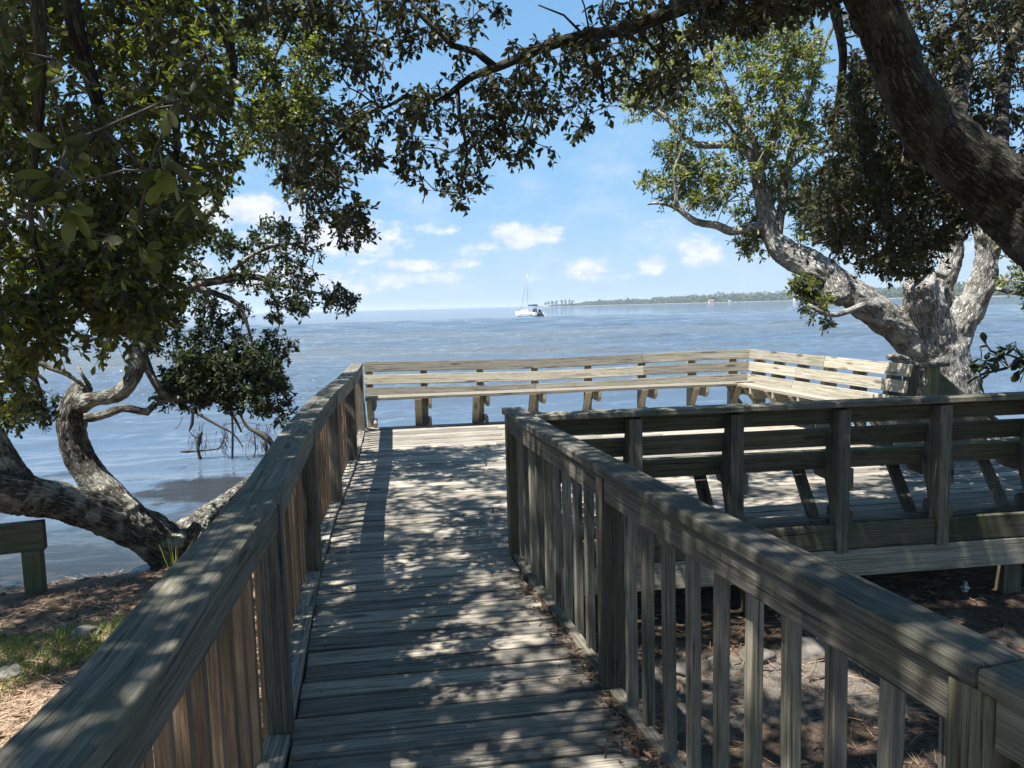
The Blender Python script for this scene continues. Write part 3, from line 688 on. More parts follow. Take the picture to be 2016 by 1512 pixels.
def crown(groups, skel, leaf_len, mat, tmat, parent, name='crown', grad=.16, nspray=12, nleaf=9, droop=.35, lw=1.0, link_r=.007, tmpl=None):
    LF, LQ_ = tmpl or (LEAF, LQ); nv = len(LF)
    groups = np.asarray(groups); G = len(groups)
    # every group hangs from the nearest limb or from a group nearer to the limb, so twigs fork instead of radiating
    dk0 = np.sqrt(((groups[:, None] - skel[None]) ** 2).sum(2)); i0 = dk0.argmin(1); d0 = dk0.min(1)
    order = np.argsort(d0); near = np.empty_like(groups); par = np.full(G, -1); done = np.zeros(G, bool)
    for g_ in order:
        near[g_] = skel[i0[g_]]
        if done.any():
            dd_ = np.where(done, np.sqrt(((groups - groups[g_]) ** 2).sum(1)), 1e9); k_ = int(dd_.argmin())
            if dd_[k_] * 1.05 < d0[g_]: near[g_] = groups[k_]; par[g_] = k_
        done[g_] = True
    cnt = np.ones(G)
    for g_ in order[::-1]:
        if par[g_] >= 0: cnt[par[g_]] += cnt[g_]
    lr = link_r * np.minimum(4.0, .55 + .28 * np.sqrt(cnt))
    S0, S1, R0, R1 = [], [], [], []
    mid = (groups + near) / 2 + rng.normal(0, .09, (G, 3)) * np.linalg.norm(groups - near, axis=1, keepdims=True)
    S0 += [near, mid]; S1 += [mid, groups]; R0 += [lr, lr * .9]; R1 += [lr * .9, lr * .8]
    N = G * nspray; hub = np.repeat(groups, nspray, 0); gd = np.repeat(unit(groups - near), nspray, 0)
    dirs = unit(rng.normal(0, 1, (N, 3)) + gd * .7 + np.array([0, 0, -droop])); ln = grad * rng.uniform(.45, 1.25, (N, 1))
    tip = hub + dirs * ln; tip[:, 2] -= droop * grad * .3
    S0.append(hub); S1.append(tip); R0.append(np.full(N, link_r * .45)); R1.append(np.full(N, link_r * .25))
    # leaves
    K = nleaf; f = rng.uniform(.35, 1.08, (N, K, 1)); lp = hub[:, None] + (tip - hub)[:, None] * f
    ld_ = unit(dirs[:, None] * rng.uniform(.2, 1.0, (N, K, 1)) + rng.normal(0, .75, (N, K, 3)) + np.array([0, 0, -droop * .6])); nn = rng.normal(0, .55, (N, K, 3)) + np.array([0, 0, 1.0])
    nn = unit(nn - ld_ * (nn * ld_).sum(-1, keepdims=True)); sd = np.cross(ld_, nn); ls = leaf_len * rng.uniform(.6, 1.2, (N, K, 1))
    lv = lp[:, :, None] + ls[:, :, None] * (LF[None, None, :, 1:2] * ld_[:, :, None] + lw * LF[None, None, :, 0:1] * sd[:, :, None] + LF[None, None, :, 2:3] * nn[:, :, None])
    lv = lv.reshape(-1, 3); nL = N * K; q = (np.arange(nL)[:, None, None] * nv + LQ_[None]).reshape(-1, 4)
    tone = np.repeat(np.clip(rng.random(nL) ** 1.3 + rng.normal(0, .1, nL), 0, 1), nv)
    me = np_mesh(name, lv, q, attrs={'tone': tone}); me.materials.append(mat)
    # each leaf is laid out ready; twigs as slim three-sided rods
    S0 = np.concatenate(S0); S1 = np.concatenate(S1); R0 = np.concatenate(R0); R1 = np.concatenate(R1)
    dd = unit(S1 - S0); ref = np.where(np.abs(dd[:, 2:3]) < .9, np.array([[0, 0, 1.0]]), np.array([[1.0, 0, 0]])); n1_ = unit(np.cross(dd, ref)); n2_ = np.cross(dd, n1_)
    tv = []
    for (pp, rr) in ((S0, R0), (S1, R1)):
        for k_ in range(3):
            a = 2 * math.pi * k_ / 3; tv.append(pp + rr[:, None] * (n1_ * math.cos(a) + n2_ * math.sin(a)))
    tv = np.stack(tv, 1).reshape(-1, 3); ns = len(S0); tq = (np.arange(ns)[:, None, None] * 6 + np.array([(0, 1, 4, 3), (1, 2, 5, 4), (2, 0, 3, 5)])[None]).reshape(-1, 4)
    mt = np_mesh('twigs', tv, tq); mt.materials.append(tmat)
    link(bpy.data.objects.new(name, me), parent); link(bpy.data.objects.new('twigs', mt), parent)
    return nL
def pxr(path, yf=None):         # list of (px, py, Y, radius px) -> world points, radii
    if yf: path = [(a, b_, yf(a, c_), r_) for a, b_, c_, r_ in path]
    return [P(a, b_, c_) for a, b_, c_, _ in path], [r_ * c_ / FPX for _, _, c_, r_ in path]

# --- oak behind the side bench (sunlit)
t2 = empty('live_oak', (0, 0, 0), 'sunlit live oak with a thick pale forked trunk behind the side bench', 'tree')
Yt = 11.2
def bk(px, Y): return Y + max(0.0, (1700 - px) / 500) * 1.7      # the left limb leans away over the water
paths = [pxr(q, bk) for q in [
    [(1890, 905, Yt, 84), (1882, 850, Yt, 68), (1868, 780, Yt, 58), (1852, 720, Yt, 54), (1846, 680, Yt, 50)],
    [(1846, 725, Yt, 46), (1790, 662, Yt, 35), (1722, 612, Yt - .1, 31), (1665, 571, Yt - .2, 30), (1600, 525, Yt - .3, 29), (1545, 497, Yt - .3, 25), (1520, 465, Yt - .3, 20), (1508, 425, Yt - .3, 20), (1500, 380, Yt - .3, 16), (1490, 335, Yt - .3, 13)],
    [(1846, 710, Yt, 46), (1832, 640, Yt - .1, 40), (1818, 590, Yt - .2, 36), (1810, 552, Yt - .3, 30)],
    [(1858, 700, Yt, 42), (1890, 632, Yt, 32), (1925, 575, Yt, 25), (1944, 515, Yt, 21), (1940, 455, Yt, 19), (1925, 395, Yt, 18), (1900, 300, Yt, 16), (1880, 180, Yt, 16), (1850, 40, Yt, 10)],
    [(1848, 640, Yt + .2, 24), (1856, 570, Yt + .2, 20), (1876, 505, Yt + .2, 17), (1880, 430, Yt + .2, 14), (1850, 300, Yt + .3, 11)],
    [(1640, 545, Yt - .3, 22), (1652, 575, Yt - .4, 26), (1668, 590, Yt - .45, 14)],
    [(1800, 730, Yt - .2, 18), (1765, 706, Yt - .4, 10), (1746, 702, Yt - .45, 7)]]]
thin = [pxr(q, bk) for q in [
    [(1490, 335, Yt - .3, 12), (1475, 300, Yt - .3, 10), (1440, 284, Yt - .4, 8), (1400, 286, Yt - .5, 7), (1360, 280, Yt - .6, 6), (1320, 240, Yt - .6, 5), (1280, 212, Yt - .7, 5), (1240, 205, Yt - .8, 4), (1200, 185, Yt - .9, 3)],
    [(1492, 340, Yt - .3, 11), (1515, 290, Yt - .1, 9), (1535, 220, Yt, 7), (1545, 140, Yt, 6), (1550, 40, Yt, 4), (1552, -60, Yt, 3)],
    [(1512, 445, Yt - .3, 10), (1480, 448, Yt - .5, 9), (1440, 455, Yt - .6, 9), (1410, 443, Yt - .7, 8), (1370, 436, Yt - .8, 7), (1330, 408, Yt - .9, 5), (1300, 400, Yt - 1, 3), (1275, 402, Yt - 1, 2)],
    [(1335, 410, Yt - .9, 4), (1328, 370, Yt - .9, 4), (1332, 320, Yt - .9, 3), (1350, 285, Yt - .8, 3)],
    [(1500, 330, Yt - .3, 8), (1485, 280, Yt - .4, 7), (1450, 220, Yt - .5, 5), (1420, 150, Yt - .6, 4), (1390, 80, Yt - .6, 3)],
    [(1530, 480, Yt - .3, 9), (1540, 400, Yt - .2, 8), (1555, 310, Yt, 7), (1590, 200, Yt, 5), (1620, 100, Yt, 4), (1650, 30, Yt, 3)],
    [(1455, 285, Yt - .4, 4), (1430, 240, Yt - .6, 3), (1380, 210, Yt - .8, 2), (1330, 150, Yt - .9, 2)],
    [(1540, 340, Yt - .2, 5), (1580, 310, Yt, 4), (1620, 270, Yt, 3)],
    [(1700, 600, Yt - .3, 7), (1640, 620, Yt - .8, 5), (1590, 600, Yt - 1, 4)],
    [(1860, 545, Yt, 6), (1780, 520, Yt - .5, 5), (1700, 500, Yt - .9, 4)],
    [(1700, 720, Yt - .4, 3), (1655, 610, Yt - .8, 3)],
    [(1950, 500, Yt, 6), (1980, 480, Yt - .3, 5), (2030, 460, Yt - .5, 4)], [(1940, 560, Yt, 5), (1985, 575, Yt - .3, 4), (2030, 580, Yt - .5, 3)]]][:10] + [pxr([(1950, 500, Yt, 6), (1980, 480, Yt - .3, 5), (2030, 460, Yt - .5, 4)]), pxr([(1940, 560, Yt, 5), (1985, 575, Yt - .3, 4), (2030, 580, Yt - .5, 3)])]
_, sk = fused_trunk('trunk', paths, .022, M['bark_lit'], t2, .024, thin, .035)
NLEAF = 0
lit = np.concatenate([
    poly_pts([(1285, 290), (1340, 265), (1400, 300), (1480, 350), (1485, 430), (1400, 405), (1335, 400), (1272, 385)], 70, (10.2, 11.2), bk),
    poly_pts([(1200, 170), (1260, 90), (1340, 60), (1480, 20), (1600, 30), (1620, 110), (1600, 200), (1600, 330), (1500, 330), (1420, 270), (1330, 230), (1240, 230)], 230, (10.2, 11.6), bk),
    poly_pts([(1455, 430), (1498, 440), (1490, 500), (1462, 500)], 12, (10.7, 11.0), bk),
    poly_pts([(1510, 340), (1640, 330), (1670, 480), (1600, 470), (1550, 440)], 60, (10.8, 11.6), bk),
    poly_pts([(1960, 440), (2060, 430), (2060, 600), (1990, 600)], 20, (10.4, 11.4)),
    poly_pts([(1560, -160), (2050, -160), (2050, 60), (1560, 40)], 30, (12, 13.5))])
NLEAF += crown(lit, sk, .085, M['leaf_lit'], M['twig_pale'], t2, grad=.19, nspray=9, nleaf=8, droop=.1, lw=.66, link_r=.010)

low = poly_pts([(1558, 560), (1585, 548), (1620, 585), (1660, 622), (1620, 640), (1578, 605)], 22, (10.3, 10.7), bk)
NLEAF += crown(low, sk, .08, M['leaf_mid'], M['twig'], t2, grad=.16, nspray=9, nleaf=8, droop=.2, lw=.7)  # clump under the limb: its shade put in by the duller leaf tint
# --- big oak overhead (its trunk stands outside the frame to the right)
t1 = empty('live_oak', (0, 0, 0), 'large dark oak whose heavy limb crosses the upper right corner and spreads over the deck', 'tree')
Yl = 4.3
base = Vector((5.4, 2.6, -1.0))
paths = [([base, base + Vector((-.2, .3, 1.0)), P(2240, 560, 3.9), P(2100, 480, 4.1), P(2010, 412, Yl), P(1935, 345, Yl), P(1855, 272, Yl), P(1795, 190, Yl), P(1752, 90, Yl), P(1715, 0, Yl), P(1660, -110, Yl - .1), P(1560, -220, Yl - .3), P(1380, -320, Yl - .6), Vector((.2, 2.6, 4.9)), Vector((-1.6, 1.9, 5.3)), Vector((-3.2, 1.6, 5.2))],
          [.56, .40, .26, .21, .195, .178, .162, .145, .13, .12, .11, .10, .09, .08, .06, .03])]
thin_specs = [
    [(1660, -80, Yl, 38), (1500, -60, Yl, 26), (1350, 10, Yl, 16), (1240, 55, Yl, 13), (1140, 72, Yl, 11), (1065, 96, Yl, 10), (985, 130, Yl, 9), (930, 150, Yl, 8), (893, 178, Yl, 7), (855, 202, Yl, 6), (800, 188, Yl, 6), (765, 208, Yl, 5), (709, 230, Yl, 5), (671, 270, Yl, 5), (645, 300, Yl, 4), (640, 360, Yl, 3), (660, 430, Yl, 2)],
    [(975, 132, Yl, 8), (938, 102, Yl, 7), (893, 90, Yl, 6), (858, 58, Yl, 5), (820, 20, Yl, 4), (790, -30, Yl, 3)],
    [(900, 172, Yl, 5), (905, 230, Yl, 4), (920, 300, Yl, 3), (905, 380, Yl, 2)], [(1040, 110, Yl, 5), (1050, 180, Yl, 4), (1030, 250, Yl, 2)],
    [(1150, 72, Yl, 5), (1180, 130, Yl, 4), (1190, 200, Yl, 2)], [(1150, 70, Yl, 3), (1110, 30, Yl, 2), (1060, 10, Yl, 1.5)], [(1250, 55, Yl, 4), (1300, 110, Yl, 3), (1340, 170, Yl, 2)],
    [(1160, 60, Yl, 2), (1150, 10, Yl, 1.5), (1130, -40, Yl, 1.5)], [(1200, 60, Yl, 2), (1185, 20, Yl, 1.5), (1190, -30, Yl, 1.5)],
    [(1930, 340, Yl, 20), (1900, 300, 5.0, 18), (1850, 330, 6.0, 14), (1760, 380, 6.8, 10), (1680, 430, 7.2, 7), (1600, 480, 7.5, 5)],
    [(1880, 290, Yl, 18), (1890, 180, 5.0, 15), (1900, 60, 5.6, 12), (1880, -60, 6, 9)], [(1980, 390, Yl, 18), (1970, 250, 5.2, 14), (1985, 120, 5.8, 11), (2020, 0, 6, 8)],
    [(1690, -60, Yl, 20), (1640, -20, 5.2, 12), (1660, 120, 6.4, 8), (1640, 260, 7, 6)]]
paths2 = [pxr(thin_specs[0])]
for q in thin_specs[9:]: paths2.append(pxr(q))
thin = [pxr(q) for q in thin_specs[1:9]]
thin += [([Vector((.2, 2.6, 4.9)), Vector((-.4, 4.0, 5.1)), Vector((-1.0, 5.6, 5.2)), Vector((-1.6, 7.2, 5.3))], [.07, .05, .035, .02]),
         ([Vector((1.6, 3.2, 4.7)), Vector((1.4, 1.8, 5.0)), Vector((.6, .4, 5.2)), Vector((-.6, -1.0, 5.3))], [.06, .05, .03, .02]),
         ([Vector((1.2, 3.2, 4.8)), Vector((1.4, 4.6, 5.1)), Vector((2.2, 6.2, 5.4))], [.06, .04, .02]),
         ([Vector((-.8, 2.2, 5.1)), Vector((-1.6, 3.6, 5.1)), Vector((-2.6, 5.2, 5.0))], [.05, .035, .02])]
_, sk1 = fused_trunk('trunk', paths, .03, M['bark_shade'], t1, .022, (), .03)
ob_, skb = fused_trunk('limb', paths2, .014, M['bark_shade'], t1, .006, thin, .01)
sk1 = np.concatenate([sk1[sk1[:, 2] > 3.4], skb])
cen = np.concatenate([
    poly_pts([(790, 195), (1000, 115), (1085, 170), (1080, 300), (1020, 325), (960, 330), (930, 385), (890, 400), (870, 360), (800, 345), (775, 280)], 118, (3.95, 4.9)),
    poly_pts([(1000, 90), (1200, 50), (1225, 180), (1150, 255), (1080, 230)], 50, (4.0, 4.8)),
    poly_pts([(1180, -20), (1430, -20), (1400, 80), (1360, 150), (1330, 190), (1240, 180), (1190, 100)], 84, (4.0, 5.0)),
    poly_pts([(560, 250), (700, 200), (770, 190), (740, 300), (705, 400), (730, 455), (680, 465), (600, 410), (540, 320)], 104, (4.0, 5.2)),
    poly_pts([(640, -20), (820, -20), (870, 60), (760, 110), (700, 190), (640, 120)], 70, (4.0, 5.0)),
    poly_pts([(820, -20), (1000, -20), (980, 10), (930, 60), (900, 120), (860, 80)], 16, (4.0, 4.6)), poly_pts([(400, -60), (680, -60), (640, 60), (480, 40)], 60, (4.0, 5.0))])
NLEAF += crown(cen, sk1,   .043, M['leaf_shade'], M['twig'], t1, grad=.085, nspray=5, nleaf=6, droop=.55, lw=1.0, link_r=.004)
dk = np.concatenate([
    poly_pts([(1640, -30), (2060, -30), (2060, 440), (1940, 420), (1900, 400), (1800, 250), (1720, 100)], 220, (5.0, 7.4)),
    poly_pts([(1625, 330), (1640, 200), (1690, 100), (1800, 300), (1950, 430), (1880, 450), (1810, 530), (1740, 540), (1690, 515), (1640, 465), (1600, 430), (1590, 380)], 330, (5.2, 7.8)),
    poly_pts([(1380, -40), (1650, -40), (1640, 0), (1600, 20), (1450, 20), (1400, 60)], 50, (4.3, 5.4))])
NLEAF += crown(dk, sk1, .048, M['leaf_shade'], M['twig'], t1, grad=.14, nspray=10, nleaf=7, droop=.3, lw=.95, link_r=.006)
def shade_slab(n, x0, x1, y0, y1, z0, z1, thr=-.05, fr=.9):
    out_ = []
    while len(out_) < n:
        q = (rng.uniform(x0, x1), rng.uniform(y0, y1), rng.uniform(z0, z1))
        if mnoise.noise(Vector((q[0] * fr, q[1] * fr, 4.2))) > thr: out_.append(q)
    return np.array(out_)
sh = np.concatenate([shade_slab(1050, -3.5, .9, .2, 6.3, 4.7, 5.5, -.36, 1.4), shade_slab(200, -3.4, -.2, .2, 3.2, 4.6, 5.3, -.3, 1.4), shade_slab(520, .6, 4.8, 1.4, 5.4, 4.8, 5.7, -.4), shade_slab(60, -4.3, -1.4, .0, 3.6, 3.9, 4.7, -.4)])  # unseen leaves above the frame, placed and thinned to dapple the deck
NLEAF += crown(sh, sk1, .055, M['leaf_shade'], M['twig'], t1, name='crown', grad=.20, nspray=9, nleaf=7, droop=.2)
sh = np.concatenate([shade_slab(760, -4.5, 4.5, -5.0, .6, 4.6, 6.0, -.5), shade_slab(240, 4.2, 8.5, -3.0, 6.5, 4.4, 6.2, -.4)])  # unseen leaf layers added behind and beside the camera to cut sky light
NLEAF += crown(sh, sk1, .11, M['leaf_shade'], M['twig'], t1, name='crown', grad=.34, nspray=8, nleaf=7, droop=.2)

# --- near oak at the left edge
t4 = empty('live_oak', (0, 0, 0), 'near oak at the left edge whose large dark leaves hang over the railing', 'tree')
b4 = Vector((-3.6, .4, -.75))
paths = [([b4, b4 + Vector((.1, .1, 1.2)), b4 + Vector((.3, .3, 2.6)), b4 + Vector((.7, .8, 3.9)), Vector((-2.4, 2.2, 4.3)), Vector((-1.8, 3.2, 4.4))], [.30, .24, .21, .16, .09, .04])]
thin = [pxr(q) for q in [
    [(120, -120, 2.6, 22), (150, 60, 2.7, 16), (200, 230, 2.8, 12), (230, 380, 2.9, 9), (225, 520, 3.0, 6), (210, 620, 3.1, 4)],
    [(60, -120, 2.3, 20), (80, 80, 2.3, 12), (75, 250, 2.4, 8), (60, 420, 2.5, 5), (90, 560, 2.6, 4)],
    [(250, -120, 3.2, 22), (300, 60, 3.2, 14), (340, 200, 3.3, 9), (345, 330, 3.4, 6), (300, 430, 3.4, 4)],
    [(60, 400, 2.2, 6), (110, 345, 2.25, 7), (150, 300, 2.3, 8), (200, 250, 2.4, 6)],
    [(330, -100, 3.8, 18), (420, 20, 3.9, 12), (460, 120, 4.0, 8), (450, 230, 4.1, 5)]]]
thin += [([Vector((-3.3, .8, 2.4)), Vector((-2.6, 1.6, 3.4)), thin[1][0][0]], [.10, .07, .03]), ([Vector((-3.0, 1.0, 3.0)), thin[0][0][0]], [.09, .035]), ([Vector((-2.9, 1.2, 3.2)), thin[2][0][0]], [.08, .04]), ([Vector((-2.6, 1.9, 4.1)), thin[4][0][0]], [.07, .045])]
_, sk4 = fused_trunk('trunk', paths, .03, M['bark_shade'], t4, .015, thin, .02)
sk4 = sk4[sk4[:, 2] > 1.3]
near = np.concatenate([
    poly_pts([(-40, -40), (430, -40), (420, 120), (440, 330), (400, 430), (330, 470), (320, 560), (250, 600), (120, 610), (-40, 570)], 290, (2.5, 4.6)),
    poly_pts([(150, 380), (340, 380), (330, 560), (300, 610), (240, 655), (170, 650)], 30, (2.4, 3.2)),
    poly_pts([(-40, 560), (140, 560), (130, 640), (60, 660), (-40, 650)], 14, (2.2, 3.0)), poly_pts([(-30, 690), (50, 700), (30, 790), (-30, 780)], 8, (3.0, 3.4)), poly_pts([(-20, 800), (110, 805), (60, 830), (-20, 830)], 6, (5.5, 6.2))])
NLEAF += crown(near, sk4, .040, M['leaf_mid'], M['twig'], t4, grad=.12, nspray=10, nleaf=8, droop=.5, link_r=.0045)
sh4 = np.concatenate([shade_slab(230, -8.0, -4.6, 4.0, 5.9, 4.3, 5.2, -.4), shade_slab(150, -5.8, -3.7, 3.3, 5.2, 4.3, 5.0, -.6)])  # unseen leaf layers added off-frame to shade the left bank and water
NLEAF += crown(sh4, sk4, .065, M['leaf_mid'], M['twig'], t4, name='crown', grad=.20, nspray=9, nleaf=7, droop=.2)
big_ = poly_pts([(-20, -20), (330, -20), (360, 330), (240, 560), (60, 600), (-20, 560)], 9, (1.3, 2.2))
NLEAF += crown(big_, sk4, .055, M['leaf_mid'], M['twig'], t4, grad=.07, nspray=3, nleaf=5, droop=.5, link_r=.0035, tmpl=(BIG, BQ))

# --- leaning shore oak at the left
t3 = empty('shore_oak', (0, 0, 0), 'old oak leaning low over the water left of the railing, curved pale stems', 'tree')
paths = [pxr(q) for q in [
    [(385, 1150, 7.5, 52), (350, 1092, 7.4, 48), (290, 1050, 7.2, 43), (200, 1012, 6.9, 38), (110, 986, 6.6, 37), (10, 968, 6.3, 39), (-120, 950, 6.0, 42), (-300, 960, 5.6, 46)],
    [(250, 1020, 7.05, 38), (205, 965, 7.1, 32), (165, 915, 7.1, 28), (143, 860, 7.1, 27), (142, 812, 7.1, 27), (155, 775, 7.1, 23), (166, 752, 7.1, 13)],
    [(150, 800, 7.1, 22), (190, 784, 7.0, 15), (225, 779, 7.0, 15), (256, 752, 7.0, 17), (272, 705, 7.0, 16), (280, 655, 7.1, 14), (295, 620, 7.2, 12), (345, 592, 7.3, 12), (385, 562, 7.4, 10), (430, 553, 7.5, 9), (500, 545, 7.6, 7), (560, 562, 7.7, 5), (640, 580, 7.8, 3), (690, 592, 7.9, 2)],
    [(170, 822, 6.95, 10), (200, 818, 6.9, 9), (240, 803, 6.9, 8), (270, 808, 6.9, 8), (290, 812, 6.95, 8), (305, 795, 7.0, 7), (335, 784, 7.1, 7), (370, 790, 7.2, 6), (430, 780, 7.4, 5), (520, 770, 7.6, 3)],
    [(278, 680, 7.0, 9), (292, 725, 7.0, 9), (312, 765, 7.0, 8), (335, 785, 7.1, 7)],
    [(278, 668, 7.05, 9), (245, 640, 7.0, 8), (205, 605, 6.9, 7), (160, 560, 6.8, 8), (130, 500, 6.8, 6)],
    [(60, 985, 6.4, 30), (20, 925, 6.4, 26), (-15, 865, 6.4, 26), (-60, 790, 6.3, 25)],
    [(350, 1085, 7.4, 46), (385, 1035, 7.8, 26), (420, 1003, 8.2, 17), (455, 975, 8.6, 12), (500, 938, 9.0, 7)],
    [(360, 1090, 7.4, 26), (372, 1060, 7.3, 16), (390, 1030, 7.35, 10)], [(375, 1120, 7.3, 26), (400, 1090, 7.2, 14), (440, 1040, 7.4, 9)],
    [(340, 1100, 7.3, 20), (352, 1065, 7.2, 14), (360, 1045, 7.3, 8)]]]
thin = [pxr(q) for q in [
    [(300, 615, 7.2, 9), (330, 540, 7.3, 8), (380, 460, 7.4, 6), (440, 380, 7.5, 5), (480, 280, 7.6, 4), (520, 170, 7.7, 4), (560, 60, 7.8, 3)],
    [(380, 565, 7.4, 7), (430, 580, 7.4, 6), (470, 600, 7.4, 5), (490, 650, 7.4, 3), (500, 690, 7.4, 2)],
    [(520, 550, 7.6, 5), (545, 600, 7.6, 3), (550, 640, 7.6, 2)], [(440, 550, 7.5, 5), (500, 500, 7.5, 4), (570, 480, 7.5, 3), (620, 500, 7.5, 2)],
    [(-40, 640, 6.2, 10), (25, 660, 6.2, 9), (60, 700, 6.2, 8), (95, 722, 6.2, 6), (130, 735, 6.2, 5), (165, 760, 6.2, 3)], [(62, 702, 6.2, 7), (68, 745, 6.2, 6), (78, 770, 6.2, 4), (86, 785, 6.2, 2)], [(70, 735, 6.2, 4), (88, 748, 6.2, 3), (92, 755, 6.2, 3)],
    [(22, 665, 6.2, 3), (35, 730, 6.2, 2.5), (42, 800, 6.2, 2), (40, 830, 6.2, 1.5)], [(176, 760, 7.0, 5), (160, 735, 7.0, 3), (155, 720, 7.0, 2)],
    [(430, 782, 7.4, 4), (460, 820, 7.5, 3), (475, 850, 7.6, 2)]]]
_, sk3 = fused_trunk('trunk', paths, .018, M['bark_shore'], t3, .020, thin, .015)
sk3f = sk3[(sk3[:, 2] > .6)]
shv = np.concatenate([
    poly_pts([(330, 730), (380, 690), (440, 690), (500, 672), (535, 700), (555, 760), (575, 790), (560, 820), (500, 800), (430, 800), (370, 795), (310, 785)], 200, (7.0, 8.0)),
    poly_pts([(350, 490), (420, 450), (590, 440), (640, 480), (620, 560), (540, 570), (430, 560), (360, 570)], 62, (7.1, 8.1)),
    poly_pts([(640, 570), (700, 565), (700, 600), (650, 610)], 12, (7.6, 8.0)), poly_pts([(540, 580), (620, 580), (600, 620), (560, 700), (520, 690), (530, 620)], 20, (7.4, 8.0)),
    poly_pts([(240, 560), (380, 560), (520, 620), (480, 670), (400, 690), (300, 690), (290, 640)], 70, (7.2, 8.0)),
    poly_pts([(160, 540), (260, 560), (250, 660), (180, 640)], 24, (6.7, 7.2)), poly_pts([(-20, 795), (60, 785), (105, 810), (80, 830), (-20, 830)], 14, (6.0, 6.4)), poly_pts([(-30, 680), (40, 700), (20, 770), (-30, 770)], 12, (5.8, 6.3))])
NLEAF += crown(shv, sk3f, .05, M['leaf_shore'], M['twig'], t3, grad=.11, nspray=9, nleaf=8, droop=.1, lw=.9, link_r=.006)
upv = np.concatenate([poly_pts([(430, 20), (640, -20), (650, 130), (620, 230), (560, 260), (470, 300), (450, 160)], 120, (6.9, 7.7)), poly_pts([(480, 200), (560, 180), (660, 200), (660, 380), (600, 400), (540, 320), (470, 260)], 70, (6.4, 7.3)), poly_pts([(300, 380), (440, 400), (420, 470), (330, 500)], 14, (7, 7.6))])
NLEAF += crown(upv, sk3f, .048, M['leaf_mid'], M['twig'], t3, grad=.14, nspray=9, nleaf=8, droop=.2, link_r=.006)

# --- leafy sprig at the right edge
t5 = empty('bay_sapling', P(1990, 860, 7.0), 'thin sapling with broad glossy leaves beside the big trunk at the right edge', 'sapling')
def tube_obj(name, specs, mat, parent, sides=8):
    V_, F, T3, WC = [], [], [], []
    for pts, rad in specs:
        cp, cr = catmull(pts, rad, .05); a, w_, f, t3_ = tube(cp, cr, sides); b0 = len(V_); V_ += a; WC += w_
        F += [tuple(b0 + q for q in ff) for ff in f]; T3 += [tuple(b0 + q for q in ff) for ff in t3_]
    me_ = np_mesh(name, np.array([tuple(v - parent.location) for v in V_]), F, T3, {'wc': np.array(WC)}, smooth=True); me_.materials.append(mat)
    return link(bpy.data.objects.new(name, me_), parent)
sp5 = [pxr(q) for q in [[(2080, 900, 6.6, 8), (2060, 800, 6.6, 6), (2020, 710, 6.6, 4), (1980, 725, 6.6, 3), (1930, 738, 6.6, 2.5), (1905, 755, 6.6, 2)], [(2020, 712, 6.6, 3), (1990, 700, 6.6, 2), (1950, 690, 6.6, 2), (1940, 670, 6.6, 1)], [(1985, 724, 6.6, 2), (1975, 690, 6.6, 1.5), (2000, 672, 6.6, 1)]]]
tube_obj('stem', sp5, M['twig'], t5)
sk5 = np.array([tuple(p) for pts, r in sp5 for p in catmull(pts, r, .02)[0]]) 
g5 = np.array([tuple(P(a, b_, 6.6)) for a, b_ in [(1950, 690), (1935, 715), (1960, 700), (1985, 690), (2000, 675), (1930, 745), (1955, 725), (1995, 715), (2012, 690), (2010, 720), (1925, 720)]])
crown(g5 - np.array(t5.location), sk5 - np.array(t5.location), .12, M['leaf_shore'], M['twig'], t5, grad=.07, nspray=2, nleaf=3, droop=.3, lw=.8, link_r=.006, tmpl=(BIG, BQ))

# --- dead branches standing in the water
t6 = empty('dead_branches', PZ(450, 905, WZ), 'tangle of dead branches hung with dark weed standing in shallow water', 'driftwood')
Yd = 12.9
sp6 = [pxr(q) for q in [
    [(330, 780, Yd, 5), (390, 815, Yd, 5), (430, 838, Yd, 4), (460, 855, Yd, 3), (478, 880, Yd, 2)], [(455, 790, Yd, 3), (458, 850, Yd, 4), (457, 915, Yd, 4)], [(380, 800, Yd, 4), (378, 835, Yd, 6), (372, 848, Yd, 2)],
    [(465, 800, Yd, 3), (485, 838, Yd, 5), (505, 850, Yd, 9), (525, 862, Yd, 12), (540, 880, Yd, 8)], [(355, 890, Yd, 2), (368, 888, Yd, 7), (385, 888, Yd, 3), (410, 886, Yd, 3), (432, 882, Yd, 3), (440, 866, Yd, 2), (446, 850, Yd, 2)],
    [(372, 848, Yd, 1.5), (385, 862, Yd, 2), (396, 855, Yd, 3)], [(396, 850, Yd, 6), (392, 868, Yd, 8), (390, 885, Yd, 5), (395, 905, Yd, 5)], [(500, 850, Yd, 2), (503, 880, Yd, 2), (500, 905, Yd, 2)], [(520, 870, Yd, 9), (525, 890, Yd, 6), (520, 905, Yd, 3)],
    [(440, 835, Yd, 2), (490, 832, Yd, 1.5), (520, 838, Yd, 1), (545, 830, Yd, 1)], [(470, 870, Yd, 1.5), (490, 868, Yd, 1), (505, 880, Yd, 1)], [(345, 845, Yd, 1), (352, 838, Yd, 1), (360, 820, Yd, 1)]]]
for i in range(90):
    x0 = rnd.choice([rnd.uniform(365, 540), rnd.gauss(395, 10), rnd.gauss(518, 12), rnd.gauss(440, 5)]); y0 = rnd.uniform(830, 880); sp6.append(pxr([(x0, y0, Yd, 1.0), (x0 + rnd.uniform(-6, 6), y0 + rnd.uniform(8, 16), Yd + rnd.uniform(-.2, .2), .8), (x0 + rnd.uniform(-12, 12), y0 + rnd.uniform(18, 34), Yd, .4)]))
sp6 = [(a, [x * .62 for x in b_]) for a, b_ in sp6]
tube_obj('branches', sp6, plain('wet_dark_wood', (.035, .028, .02), .6), t6, 6)


